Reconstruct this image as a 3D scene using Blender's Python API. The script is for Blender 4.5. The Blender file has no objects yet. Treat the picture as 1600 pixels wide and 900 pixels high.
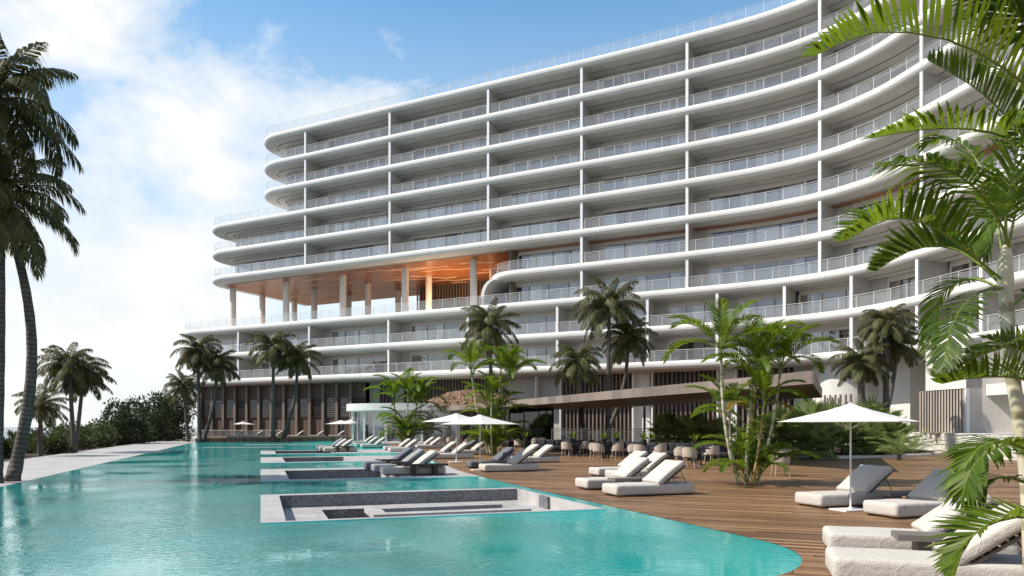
import bpy, bmesh, math, random
from mathutils import Vector, Matrix, noise
R = math.radians
rnd = random.Random(7)
SC = bpy.context.scene
COL = SC.collection
F, CX, HY, H = 1139.0, 800.0, 667.0, 1.65          # focal length, principal column, horizon row, eye height

def at(px, py, Y):
    """point that sits Y metres ahead of the camera in the direction of photo pixel px, py"""
    return Vector(((px - CX) / F * Y, Y, H + (HY - py) / F * Y))
def ground(px, py, z=0.0):
    Y = F * (H - z) / (py - HY)
    return Vector(((px - CX) / F * Y, Y, z))
A_ = Vector((-0.326, 0.945, 0)); B_ = Vector((0.945, 0.326, 0))
def uv(u, v, z=0.0):
    p = B_ * u + A_ * v
    return Vector((p.x, p.y, z))
def to_uv(p):
    return p.x * .945 + p.y * .326, -p.x * .326 + p.y * .945

# ---------------------------------------------------------------- scene objects
def tag(o, label=None, cat=None, group=None, kind=None):
    if label: o['label'] = label
    if cat: o['category'] = cat
    if group: o['group'] = group
    if kind: o['kind'] = kind
    return o
def empty(name, loc=(0, 0, 0), rz=0, label=None, cat=None, group=None):
    o = bpy.data.objects.new(name, None); COL.objects.link(o)
    o.empty_display_size = .2
    o.location = loc; o.rotation_euler = (0, 0, rz)
    return tag(o, label, cat, group)
KIDS = {}
def link(o, parent=None):
    COL.objects.link(o)
    if parent is not None:
        o.parent = parent; KIDS.setdefault(parent.name, []).append(o)
    return o
def copy_tree(o, parent=None):
    c = o.copy(); link(c, parent)
    for ch in list(KIDS.get(o.name, [])):
        copy_tree(ch, c)
    return c

class MB:
    """collects shapes and links them as one mesh object"""
    def __init__(s): s.v = []; s.f = []; s.m = []; s.mi = 0
    def add(s, vs, fs):
        b = len(s.v); s.v += [tuple(p) for p in vs]
        for f in fs: s.f.append([b + i for i in f]); s.m.append(s.mi)
    def box(s, c, d, ax=None, ay=None, az=None):
        c = Vector(c); ax = Vector(ax or (1, 0, 0)); ay = Vector(ay or (0, 1, 0)); az = Vector(az or (0, 0, 1))
        vs = [c + ax * (d[0] / 2 * i) + ay * (d[1] / 2 * j) + az * (d[2] / 2 * k) for k in (-1, 1) for j in (-1, 1) for i in (-1, 1)]
        s.add(vs, [(0, 2, 3, 1), (4, 5, 7, 6), (0, 1, 5, 4), (2, 6, 7, 3), (0, 4, 6, 2), (1, 3, 7, 5)])
    def zbox(s, p, q, w, z0, z1):
        """upright slab along p-q, thickness w"""
        p = Vector((p[0], p[1], 0)); q = Vector((q[0], q[1], 0)); d = q - p; L = d.length
        if L < 1e-6: return
        d /= L
        s.box(((p.x + q.x) / 2, (p.y + q.y) / 2, (z0 + z1) / 2), (L, w, z1 - z0), d, Vector((-d.y, d.x, 0)))
    def tube(s, pts, r, n=6, caps=True):
        pts = [Vector(p) for p in pts]; N = len(pts)
        rs = r if isinstance(r, (list, tuple)) else [r] * N
        vs = []; ref = Vector((0, 0, 1))
        for i, p in enumerate(pts):
            t = (pts[min(i + 1, N - 1)] - pts[max(i - 1, 0)]).normalized()
            a = t.cross(ref)
            if a.length < 1e-3: a = t.cross(Vector((1, 0, 0)))
            a.normalize(); b = t.cross(a)
            ref = ref if abs(t.dot(ref)) < .9 else a
            for k in range(n):
                an = 2 * math.pi * k / n
                vs.append(p + (a * math.cos(an) + b * math.sin(an)) * rs[i])
        fs = []
        for i in range(N - 1):
            for k in range(n):
                fs.append((i * n + k, i * n + (k + 1) % n, (i + 1) * n + (k + 1) % n, (i + 1) * n + k))
        if caps:
            fs.append(tuple(range(n))[::-1]); fs.append(tuple((N - 1) * n + k for k in range(n)))
        s.add(vs, fs)
    def prism(s, poly, z0, z1):
        n = len(poly)
        vs = [(p[0], p[1], z0) for p in poly] + [(p[0], p[1], z1) for p in poly]
        s.add(vs, [tuple(range(n))[::-1], tuple(range(n, 2 * n))] + [(i, (i + 1) % n, n + (i + 1) % n, n + i) for i in range(n)])
    def strip(s, pts, z0, z1):
        n = len(pts)
        vs = [(p[0], p[1], z0) for p in pts] + [(p[0], p[1], z1) for p in pts]
        s.add(vs, [(i, i + 1, n + i + 1, n + i) for i in range(n - 1)])
    def ribbon(s, pa, pb):
        n = len(pa)
        s.add(list(pa) + list(pb), [(i, i + 1, n + i + 1, n + i) for i in range(n - 1)])
    def lathe(s, prof, n=16, c=(0, 0, 0)):
        vs = []
        for r, z in prof:
            for k in range(n):
                a = 2 * math.pi * k / n
                vs.append((c[0] + r * math.cos(a), c[1] + r * math.sin(a), c[2] + z))
        s.add(vs, [(i * n + k, i * n + (k + 1) % n, (i + 1) * n + (k + 1) % n, (i + 1) * n + k) for i in range(len(prof) - 1) for k in range(n)])
    def mesh(s, name, mats, smooth=None):
        me = bpy.data.meshes.new(name); me.from_pydata(s.v, [], s.f)
        for m in (mats if isinstance(mats, (list, tuple)) else [mats]): me.materials.append(m)
        if any(s.m): me.polygons.foreach_set('material_index', s.m)
        if smooth is not None:
            me.polygons.foreach_set('use_smooth', [True] * len(me.polygons))
            if smooth < 180: me.set_sharp_from_angle(angle=R(smooth))
        me.update()
        return me
    def build(s, name, mats, parent=None, smooth=None):
        return link(bpy.data.objects.new(name, s.mesh(name, mats, smooth)), parent)
def inst(name, me, parent=None):
    return link(bpy.data.objects.new(name, me), parent)

def rounded_box(lx, ly, lz, r, cuts=(10, 6, 3), wr=0.0, seed=0, puff=0.0):
    """soft upholstered block, wrinkled; centred in x,y, bottom at z=0"""
    bm = bmesh.new()
    nx, ny, nz = cuts
    def face(o, a, b, na, nb):
        g = [[bm.verts.new(o + a * (i / na) + b * (j / nb)) for j in range(nb + 1)] for i in range(na + 1)]
        for i in range(na):
            for j in range(nb): bm.faces.new((g[i][j], g[i + 1][j], g[i + 1][j + 1], g[i][j + 1]))
    X, Y, Z = Vector((lx, 0, 0)), Vector((0, ly, 0)), Vector((0, 0, lz)); o = Vector((-lx / 2, -ly / 2, 0))
    face(o, Y, X, ny, nx); face(o + Z, X, Y, nx, ny); face(o, X, Z, nx, nz); face(o + Y, Z, X, nz, nx); face(o, Z, Y, nz, ny); face(o + X, Y, Z, ny, nz)
    bmesh.ops.remove_doubles(bm, verts=bm.verts, dist=1e-4)
    h = Vector((lx / 2, ly / 2, lz / 2))
    for v in bm.verts:
        p = v.co - Vector((0, 0, lz / 2))
        # crowd the rows towards the edges, then round them
        for k in range(3):
            t = max(-1, min(1, p[k] / h[k])); t = math.copysign(abs(t) ** .72, t); p[k] = t * h[k]
        q = Vector([max(-(h[k] - r), min(h[k] - r, p[k])) for k in range(3)])
        d = p - q
        if d.length > 1e-9: p = q + d.normalized() * min(r, max(d.length, r if d.length > r else d.length))
        if puff:
            e = (1 - (p.x / h.x) ** 2) * (1 - (p.y / h.y) ** 2)
            p.z += math.copysign(puff * max(0, e), p.z)
            # pinched sides between pointed corners
            p.x *= 1 - .05 * (1 - (p.y / h.y) ** 2) ; p.y *= 1 - .05 * (1 - (p.x / h.x) ** 2)
        if wr:
            n1 = noise.noise(Vector((p.x * 4 + seed, p.y * 4, p.z * 6))) * wr + noise.noise(Vector((p.x * 11, p.y * 11 + seed, p.z * 14))) * wr * .55
            nv = d.normalized() if d.length > 1e-6 else Vector((0, 0, math.copysign(1, p.z)))
            p = p + nv * n1
        v.co = p + Vector((0, 0, lz / 2))
    me = bpy.data.meshes.new('soft'); bm.to_mesh(me); bm.free()
    me.polygons.foreach_set('use_smooth', [True] * len(me.polygons))
    return me

# ---------------------------------------------------------------- materials
class NT:
    def __init__(s, name):
        m = bpy.data.materials.new(name); m.use_nodes = True
        s.m = m; s.t = m.node_tree; s.t.nodes.clear()
        s.out = s.n('ShaderNodeOutputMaterial')
    def n(s, typ, **kw):
        nd = s.t.nodes.new(typ)
        for k, v in kw.items():
            if k.startswith('i_'):
                key = k[2:]; key = int(key) if key.isdigit() else key.replace('_', ' ')
                if hasattr(v, 'is_linked') or isinstance(v, bpy.types.NodeSocket): s.t.links.new(v, nd.inputs[key])
                else: nd.inputs[key].default_value = v
            else: setattr(nd, k, v)
        return nd
    def l(s, a, b): s.t.links.new(a, b)
    def coords(s, kind='Object', scale=(1, 1, 1), rot=(0, 0, 0)):
        tc = s.n('ShaderNodeTexCoord')
        return s.n('ShaderNodeMapping', i_Vector=tc.outputs[kind], i_Scale=scale, i_Rotation=rot).outputs[0]
    def noise(s, vec, scale, detail=3, rough=.5):
        return s.n('ShaderNodeTexNoise', i_Vector=vec, i_Scale=scale, i_Detail=detail, i_Roughness=rough).outputs[0]
    def ramp(s, fac, stops):
        r = s.n('ShaderNodeValToRGB', i_0=fac); e = r.color_ramp.elements
        while len(e) < len(stops): e.new(.5)
        for i, (p, c) in enumerate(stops): e[i].position = p; e[i].color = tuple(c) + ((1,) if len(c) == 3 else ())
        return r.outputs[0]
    def mixc(s, fac, a, b, blend='MIX'):
        m = s.n('ShaderNodeMix', data_type='RGBA', blend_type=blend)
        for sock, v in ((m.inputs[0], fac), (m.inputs[6], a), (m.inputs[7], b)):
            if isinstance(v, bpy.types.NodeSocket): s.l(v, sock)
            else: sock.default_value = v if not isinstance(v, tuple) or len(v) == 4 else v + (1,)
        return m.outputs[2]
    def math(s, op, a, b=0.0, clamp=False):
        m = s.n('ShaderNodeMath', operation=op, use_clamp=clamp)
        for i, v in enumerate((a, b)):
            if isinstance(v, bpy.types.NodeSocket): s.l(v, m.inputs[i])
            else: m.inputs[i].default_value = v
        return m.outputs[0]
    def bump(s, h, strength=.3, dist=.02):
        return s.n('ShaderNodeBump', i_Height=h, i_Strength=strength, i_Distance=dist).outputs[0]
    def bsdf(s, color, rough=.6, metal=0.0, normal=None, spec=.5, **kw):
        b = s.n('ShaderNodeBsdfPrincipled')
        for k, v in (('Base Color', color), ('Roughness', rough), ('Metallic', metal), ('Specular IOR Level', spec)):
            if isinstance(v, bpy.types.NodeSocket): s.l(v, b.inputs[k])
            else: b.inputs[k].default_value = v if not isinstance(v, tuple) or len(v) == 4 else v + (1,)
        if normal: s.l(normal, b.inputs['Normal'])
        for k, v in kw.items(): b.inputs[k.replace('_', ' ')].default_value = v
        return b
    def done(s, shader):
        s.l(shader.outputs[0] if hasattr(shader, 'outputs') else shader, s.out.inputs[0]); return s.m

def mottled(name, c, var=.12, scale=1.5, fine=40, rough=.7, bump=.15, bdist=.01, metal=0.0, spec=.4):
    t = NT(name); v = t.coords()
    n1 = t.noise(v, scale, 5, .6); n2 = t.noise(v, fine, 2)
    lo = tuple(x * (1 - var) for x in c); hi = tuple(min(1, x * (1 + var)) for x in c)
    col = t.ramp(n1, [(.3, lo), (.7, hi)])
    col = t.mixc(t.math('MULTIPLY', n2, .25), col, tuple(x * .75 for x in c))
    return t.done(t.bsdf(col, rough, metal, t.bump(n2, bump, bdist), spec))

M = {}
def board_concrete():
    t = NT('white_concrete'); v = t.coords(); n = t.noise(v, .3, 5, .6); f = t.noise(v, 9, 4, .65)
    st = t.noise(t.coords(scale=(1.6, 1.6, .22)), 1.0, 5, .65)          # rain streaks
    c = t.ramp(n, [(.3, (.66, .645, .615)), (.7, (.745, .73, .70))])
    c = t.mixc(t.ramp(st, [(.56, (0, 0, 0)), (.74, (.34, .34, .34))]), c, (.46, .44, .41))
    c = t.mixc(t.math('MULTIPLY', f, .22), c, (.52, .505, .48))
    return t.done(t.bsdf(c, .7, 0, t.bump(f, .3, .03), .3))
M['concrete'] = board_concrete()
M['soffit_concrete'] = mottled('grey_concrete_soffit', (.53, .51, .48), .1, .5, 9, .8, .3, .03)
M['roughcast'] = mottled('rough_white_plaster', (.74, .72, .68), .07, .5, 14, .85, .9, .06)
M['paint'] = mottled('white_paint', (.78, .78, .77), .03, 2, 60, .45, .03)
M['warm_column'] = mottled('warm_white_column', (.72, .66, .59), .04, .6, 20, .5, .05)
M['white_metal'] = mottled('white_coated_metal', (.76, .75, .73), .04, 3, 60, .35, .03)
M['gray_wall'] = mottled('gray_render_wall', (.50, .47, .435), .1, .8, 22, .8, .2)
def terrazzo():
    t = NT('speckled_gray_stone'); v = t.coords()
    n = t.noise(v, 6, 4, .7); w = t.n('ShaderNodeTexVoronoi', i_Vector=v, i_Scale=9.0).outputs['Distance']
    c = t.ramp(n, [(.3, (.38, .365, .34)), (.7, (.48, .46, .43))])
    c = t.mixc(t.ramp(w, [(.06, (1, 1, 1)), (.14, (0, 0, 0))]), c, (.66, .65, .62))
    return t.done(t.bsdf(c, .75, 0, t.bump(n, .2, .02)))
M['terrazzo'] = terrazzo()
M['beige'] = mottled('beige_room_plaster', (.70, .66, .61), .08, .4, 20, .8, .1)
M['room_floor'] = mottled('room_oak', (.3, .22, .16), .1, .4, 20, .6, .1)
M['beam'] = mottled('beige_head_beam', (.66, .60, .54), .05, .5, 20, .6, .05)
M['bronze'] = mottled('bronze_frame', (.20, .14, .11), .1, 2, 30, .35, .03, metal=.4)
M['dark_metal'] = mottled('dark_steel', (.035, .035, .037), .15, 3, 40, .4, .05, metal=.5)
M['charcoal'] = mottled('charcoal_fabric', (.042, .044, .050), .25, 5, 90, .95, .3)
M['rope'] = mottled('beige_rope_weave', (.46, .40, .33), .15, 6, 120, .85, .4)
M['cream_leg'] = mottled('pale_oak', (.5, .42, .33), .12, 6, 80, .55, .1)
M['pot'] = mottled('black_planter', (.03, .03, .032), .1, 3, 40, .4, .05)
M['soil'] = mottled('soil', (.05, .038, .028), .3, 6, 60, .95, .6)

def wood(name, c1, c2, axis=2, rough=.55, gscale=1.0):
    """straight-grained wood, grain along the given axis of the object"""
    t = NT(name); sc = [14 * gscale] * 3; sc[axis] = .7 * gscale
    v = t.coords(scale=tuple(sc)); n = t.noise(v, 1.0, 6, .65)
    big = t.noise(t.coords(), .9, 2)
    rnd_ = t.n('ShaderNodeNewGeometry').outputs['Random Per Island']
    c = t.ramp(n, [(.25, c1), (.75, c2)])
    k = t.math('ADD', t.math('MULTIPLY', rnd_, .55), t.math('MULTIPLY', big, .35))
    c = t.mixc(k, c, tuple(x * .55 for x in c1))
    return t.done(t.bsdf(c, rough, 0, t.bump(n, .25, .006), .35))
M['slat'] = wood('brown_timber_slat', (.19, .142, .115), (.30, .235, .19))
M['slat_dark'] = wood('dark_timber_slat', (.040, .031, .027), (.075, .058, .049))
M['slat_grey'] = wood('grey_brown_timber', (.17, .135, .115), (.27, .22, .19))
M['weathered'] = wood('weathered_grey_timber', (.15, .13, .115), (.30, .27, .245), axis=0)
def soffit():
    t = NT('dark_timber_soffit'); ang = math.atan2(.326, .945)
    v = t.coords(rot=(0, 0, -ang)); br = t.n('ShaderNodeTexBrick', i_Vector=v, i_Scale=1.0)
    br.offset = .4
    for k, x in (('Brick Width', 3.2), ('Row Height', .16), ('Mortar Size', .006)): br.inputs[k].default_value = x
    br.inputs['Color1'].default_value = (.06, .04, .03, 1); br.inputs['Color2'].default_value = (.11, .076, .058, 1); br.inputs['Mortar'].default_value = (.02, .015, .012, 1)
    return t.done(t.bsdf(br.outputs[0], .5))
M['soffit'] = soffit()
def fascia():
    t = NT('grey_timber_fascia'); rn = t.n('ShaderNodeNewGeometry').outputs['Random Per Island']
    n = t.noise(t.coords(scale=(3, 3, 25)), 1.0, 5, .6)
    c = t.ramp(t.math('ADD', t.math('MULTIPLY', n, .6), t.math('MULTIPLY', rn, .4)), [(.25, (.14, .11, .095)), (.75, (.27, .22, .19))])
    return t.done(t.bsdf(c, .6, 0, t.bump(n, .2, .01)))
M['fascia'] = fascia()
def deck():
    t = NT('hardwood_decking'); ang = math.atan2(-.365, .93)
    v = t.coords(rot=(0, 0, -ang)); sx_ = t.n('ShaderNodeSeparateXYZ', i_0=v); row = t.math('FLOOR', t.math('DIVIDE', sx_.outputs[1], .145)); wn_ = t.n('ShaderNodeTexWhiteNoise', noise_dimensions='1D', i_W=row).outputs[0]
    v = t.n('ShaderNodeCombineXYZ', i_0=t.math('ADD', sx_.outputs[0], t.math('MULTIPLY', wn_, 37.0)), i_1=sx_.outputs[1]).outputs[0]
    br = t.n('ShaderNodeTexBrick', i_Vector=v, i_Scale=1.0); br.offset = .0; br.squash = 1.0
    for k, x in (('Brick Width', 3.6), ('Row Height', .145), ('Mortar Size', .0075), ('Mortar Smooth', .1), ('Bias', 0.0)): br.inputs[k].default_value = x
    br.inputs['Color1'].default_value = (0, 0, 0, 1); br.inputs['Color2'].default_value = (1, 1, 1, 1); br.inputs['Mortar'].default_value = (.5, .5, .5, 1)
    g = t.n('ShaderNodeMapping', i_Vector=v, i_Scale=(.35, 8.0, 1)).outputs[0]
    n = t.noise(g, 1.0, 7, .68)
    g2 = t.n('ShaderNodeMapping', i_Vector=v, i_Scale=(.12, .5, 1)).outputs[0]
    n2 = t.noise(g2, 1.0, 4, .6)
    big = t.noise(t.coords(), .18, 4, .6)
    k = t.math('ADD', t.math('MULTIPLY', br.outputs[0], .38), t.math('ADD', t.math('MULTIPLY', t.math('ADD', t.math('MULTIPLY', t.math('SUBTRACT', n, .5), 1.5), .5), .5), t.math('MULTIPLY', n2, .25)))
    c = t.ramp(k, [(.28, (.042, .019, .008)), (.48, (.145, .074, .032)), (.68, (.27, .150, .070)), (.93, (.44, .265, .135))])
    c = t.mixc(t.ramp(big, [(.35, (0, 0, 0)), (.75, (.14, .14, .14))]), c, (.33, .21, .12))
    c = t.mixc(br.outputs['Fac'], c, (.02, .012, .008))
    rr = t.ramp(n2, [(.3, (.38, .38, .38)), (.7, (.62, .62, .62))])
    hh = t.math('SUBTRACT', t.math('MULTIPLY', n, .3), br.outputs['Fac'])
    return t.done(t.bsdf(c, rr, 0, t.bump(hh, .5, .012), .4))
M['deck'] = deck()
def stone(name, c1, c2, tile=(1.2, .6), vein=.0, rough=.5, scale=3.0, joint=.005):
    t = NT(name); ang = math.atan2(.326, .945); v = t.coords(rot=(0, 0, -ang))
    n = t.noise(v, scale, 8, .68); n3 = t.noise(v, scale * 9, 3, .6)
    br = t.n('ShaderNodeTexBrick', i_Vector=v, i_Scale=1.0)
    for k, x in (('Brick Width', tile[0]), ('Row Height', tile[1]), ('Mortar Size', joint)): br.inputs[k].default_value = x
    br.inputs['Color1'].default_value = (0, 0, 0, 1); br.inputs['Color2'].default_value = (1, 1, 1, 1)
    k = t.math('ADD', t.math('MULTIPLY', br.outputs[0], .16), t.math('ADD', t.math('MULTIPLY', n, .65), t.math('MULTIPLY', n3, .2)))
    c = t.ramp(k, [(.3, c1), (.72, c2)])
    if vein:
        w = t.noise(v, scale * 1.6, 9, .75)
        ve = t.math('ABSOLUTE', t.math('SUBTRACT', w, .5))
        c = t.mixc(t.ramp(ve, [(.0, (vein, vein, vein)), (.035, (0, 0, 0))]), c, (.62, .62, .62))
    c = t.mixc(t.math('MULTIPLY', br.outputs['Fac'], .6), c, tuple(x * .45 for x in c1))
    return t.done(t.bsdf(c, rough, 0, t.bump(n3, .15, .01), .4))
M['pale_stone'] = stone('pale_travertine', (.30, .29, .28), (.53, .515, .495), (1.2, .6), .0, .5, 2.2)
M['path_stone'] = stone('pale_path_stone', (.33, .32, .305), (.50, .485, .46), (1.4, .9), 0, .6, 2.0)
M['dark_shaded_stone'] = stone('dark_grey_shaded_stone', (.06, .062, .07), (.14, .145, .158), (1.6, .9), .35, .35, 5.0)
M['kerb'] = stone('pale_kerb_stone', (.5, .48, .45), (.68, .66, .63), (2.2, 1.4))
def fabric(name, c):
    t = NT(name); v = t.coords()
    s1 = t.noise(t.n('ShaderNodeMapping', i_Vector=v, i_Scale=(9, 16, 16)).outputs[0], 1.0, 5, .6)
    w = t.noise(v, 260, 1)
    crease = t.n('ShaderNodeTexNoise', i_Vector=v, i_Scale=7.5, i_Detail=4.0, i_Distortion=1.6).outputs[0]
    cr = t.math('ABSOLUTE', t.math('SUBTRACT', crease, .5))
    h = t.math('ADD', t.math('MULTIPLY', s1, .9), t.math('ADD', t.math('MULTIPLY', cr, 1.6), t.math('MULTIPLY', w, .06)))
    col = t.ramp(s1, [(.3, tuple(x * .92 for x in c)), (.7, c)])
    return t.done(t.bsdf(col, .92, 0, t.bump(h, .5, .022), .2))
M['fabric'] = fabric('off_white_canvas', (.53, .50, .455))
M['fabric_grey'] = fabric('slate_grey_canvas', (.135, .145, .165))
M['fabric_mid'] = fabric('mid_grey_canvas', (.27, .275, .285))
def canvas():
    t = NT('white_parasol_canvas'); c = (.82, .80, .77, 1)
    d = t.n('ShaderNodeBsdfDiffuse', i_Color=c); tr = t.n('ShaderNodeBsdfTranslucent', i_Color=(.8, .77, .72, 1))
    return t.done(t.n('ShaderNodeMixShader', i_0=.25, i_1=d.outputs[0], i_2=tr.outputs[0]))
M['canvas'] = canvas()
def copper():
    t = NT('brushed_copper'); v = t.coords(); n = t.noise(v, .35, 4, .6)
    c = t.ramp(n, [(.3, (.27, .090, .033)), (.7, (.42, .155, .062))])
    return t.done(t.bsdf(c, .33, .35, None, .5))
M['copper'] = copper()
M['inlay'] = mottled('pale_copper_inlay', (.85, .62, .42), .05, 1, 10, .4, .02, metal=.2)

def glass_pane():
    """tinted window glass that mirrors the sky and lets the room through"""
    t = NT('window_glass')
    tr = t.n('ShaderNodeBsdfTransparent', i_Color=(.93, .94, .95, 1)); gl = t.n('ShaderNodeBsdfGlossy', i_Color=(.92, .94, 1, 1), i_Roughness=.015)
    lw = t.n('ShaderNodeLayerWeight', i_Blend=.35).outputs['Fresnel']
    f = t.math('ADD', t.math('MULTIPLY', lw, .5), .17, True)
    return t.done(t.n('ShaderNodeMixShader', i_0=f, i_1=tr.outputs[0], i_2=gl.outputs[0]))
M['glass'] = glass_pane()
def rail_glass():
    t = NT('railing_glass')
    tr = t.n('ShaderNodeBsdfTransparent', i_Color=(.92, .95, .96, 1)); gl = t.n('ShaderNodeBsdfGlossy', i_Color=(1, 1, 1, 1), i_Roughness=.03)
    df = t.n('ShaderNodeBsdfDiffuse', i_Color=(.82, .85, .88, 1)); dt = t.n('ShaderNodeBsdfTranslucent', i_Color=(.82, .85, .88, 1)); df2 = t.n('ShaderNodeMixShader', i_0=.4, i_1=df.outputs[0], i_2=dt.outputs[0])
    a = t.n('ShaderNodeMixShader', i_0=.20, i_1=tr.outputs[0], i_2=df2.outputs[0])
    lw = t.n('ShaderNodeLayerWeight', i_Blend=.3).outputs['Fresnel']
    return t.done(t.n('ShaderNodeMixShader', i_0=t.math('ADD', t.math('MULTIPLY', lw, .5), .05, True), i_1=a.outputs[0], i_2=gl.outputs[0]))
M['rail_glass'] = rail_glass()
def dark_glass():
    t = NT('dark_glazing'); tr = t.n('ShaderNodeBsdfTransparent', i_Color=(.42, .46, .45, 1)); gl = t.n('ShaderNodeBsdfGlossy', i_Color=(.9, .95, 1, 1), i_Roughness=.01)
    lw = t.n('ShaderNodeLayerWeight', i_Blend=.25).outputs['Fresnel']
    return t.done(t.n('ShaderNodeMixShader', i_0=t.math('ADD', t.math('MULTIPLY', lw, .5), .08, True), i_1=tr.outputs[0], i_2=gl.outputs[0]))
M['dark_glass'] = dark_glass()
def curtain():
    t = NT('white_sheer_curtain')
    d = t.n('ShaderNodeBsdfDiffuse', i_Color=(.90, .89, .90, 1)); tr = t.n('ShaderNodeBsdfTranslucent', i_Color=(.88, .87, .88, 1))
    return t.done(t.n('ShaderNodeMixShader', i_0=.3, i_1=d.outputs[0], i_2=tr.outputs[0]))
M['curtain'] = curtain()

def leaf(name, c1, c2, tl=.35, tcol=None, rough=.5, spec=.22):
    t = NT(name); rn = t.n('ShaderNodeNewGeometry').outputs['Random Per Island']
    n = t.noise(t.coords(), 1.6, 2)
    k = t.math('ADD', t.math('MULTIPLY', rn, .6), t.math('MULTIPLY', n, .5))
    c = t.ramp(k, [(.2, c1), (.85, c2)])
    b = t.bsdf(c, rough, 0, None, spec)
    tc = t.mixc(.5, c, tcol or tuple(x * 1.6 for x in c2))
    tr = t.n('ShaderNodeBsdfTranslucent', i_Color=tc)
    return t.done(t.n('ShaderNodeMixShader', i_0=tl, i_1=b.outputs[0], i_2=tr.outputs[0]))
M['coco_leaf'] = leaf('coconut_leaf', (.045, .050, .018), (.135, .132, .052), .32, (.22, .21, .05))
M['areca_leaf'] = leaf('areca_leaf', (.034, .078, .010), (.135, .215, .020), .48, (.31, .43, .02), .42, .25)
M['areca_dark'] = leaf('deep_areca_leaf', (.024, .055, .009), (.085, .140, .016), .40, (.22, .30, .02), .40, .3)
M['areca_yellow'] = leaf('yellowing_leaf', (.16, .15, .02), (.34, .22, .04), .4, (.45, .35, .05))
M['fan_leaf'] = leaf('fan_palm_leaf', (.10, .145, .045), (.24, .31, .10), .40)
M['shrub_leaf'] = leaf('shrub_leaf', (.028, .042, .014), (.085, .11, .034), .25)
M['tree_leaf'] = leaf('dark_tree_leaf', (.020, .032, .014), (.06, .08, .032), .2)
def bark(name, c1, c2, rings=9.0, gap=.0, seam=(.03, .025, .02)):
    t = NT(name); v = t.coords()
    n = t.noise(t.n('ShaderNodeMapping', i_Vector=v, i_Scale=(6, 6, 1.5)).outputs[0], 1.2, 5, .65)
    w = t.n('ShaderNodeTexWave', wave_type='BANDS', bands_direction='Z', i_Vector=v, i_Scale=rings, i_Distortion=1.2, i_Detail=2.0).outputs[1]
    c = t.ramp(n, [(.3, c1), (.7, c2)])
    c = t.mixc(t.ramp(w, [(.08, (.8, .8, .8)), (.22, (0, 0, 0))]), c, seam)
    return t.done(t.bsdf(c, .85, 0, t.bump(w, .4, .02)))
M['coco_bark'] = bark('coconut_bark', (.055, .045, .038), (.15, .13, .115), 2.2)
M['areca_bark'] = bark('areca_cane', (.38, .36, .22), (.62, .58, .44), .9, seam=(.24, .21, .12))
M['areca_cane_orange'] = bark('ochre_cane', (.36, .22, .06), (.52, .38, .16), .9, seam=(.2, .13, .05))
M['crownshaft'] = mottled('crownshaft', (.62, .56, .38), .16, 3, 12, .5, .1)
M['petiole'] = mottled('petiole', (.17, .23, .035), .2, 3, 12, .5, .05)
def thatch():
    t = NT('brown_shingle_thatch'); rn = t.n('ShaderNodeNewGeometry').outputs['Random Per Island']
    c = t.ramp(rn, [(.0, (.085, .045, .025)), (.5, (.17, .095, .055)), (1, (.29, .18, .11))])
    return t.done(t.bsdf(c, .8))
M['thatch'] = thatch()
M['rubble'] = None
def rubble():
    t = NT('white_rubble_stone'); v = t.coords()
    w = t.n('ShaderNodeTexVoronoi', i_Vector=v, i_Scale=4.5).outputs['Distance']; n = t.noise(v, 16, 5, .7)
    h = t.math('ADD', t.math('MULTIPLY', w, -.8), t.math('MULTIPLY', n, .7))
    c = t.ramp(n, [(.3, (.60, .58, .54)), (.7, (.78, .76, .72))])
    return t.done(t.bsdf(c, .9, 0, t.bump(h, 1.0, .10)))
M['rubble'] = rubble()
def tiles_pool():
    t = NT('turquoise_pool_tile'); v = t.coords(); n = t.noise(v, .5, 4, .6); f = t.noise(v, 22, 2, .5)
    c = t.ramp(t.math('ADD', t.math('MULTIPLY', n, .6), t.math('MULTIPLY', f, .4)), [(.3, (.10, .56, .54)), (.7, (.20, .72, .69))])
    return t.done(t.bsdf(c, .5))
M['pool_tile'] = tiles_pool()
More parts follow.
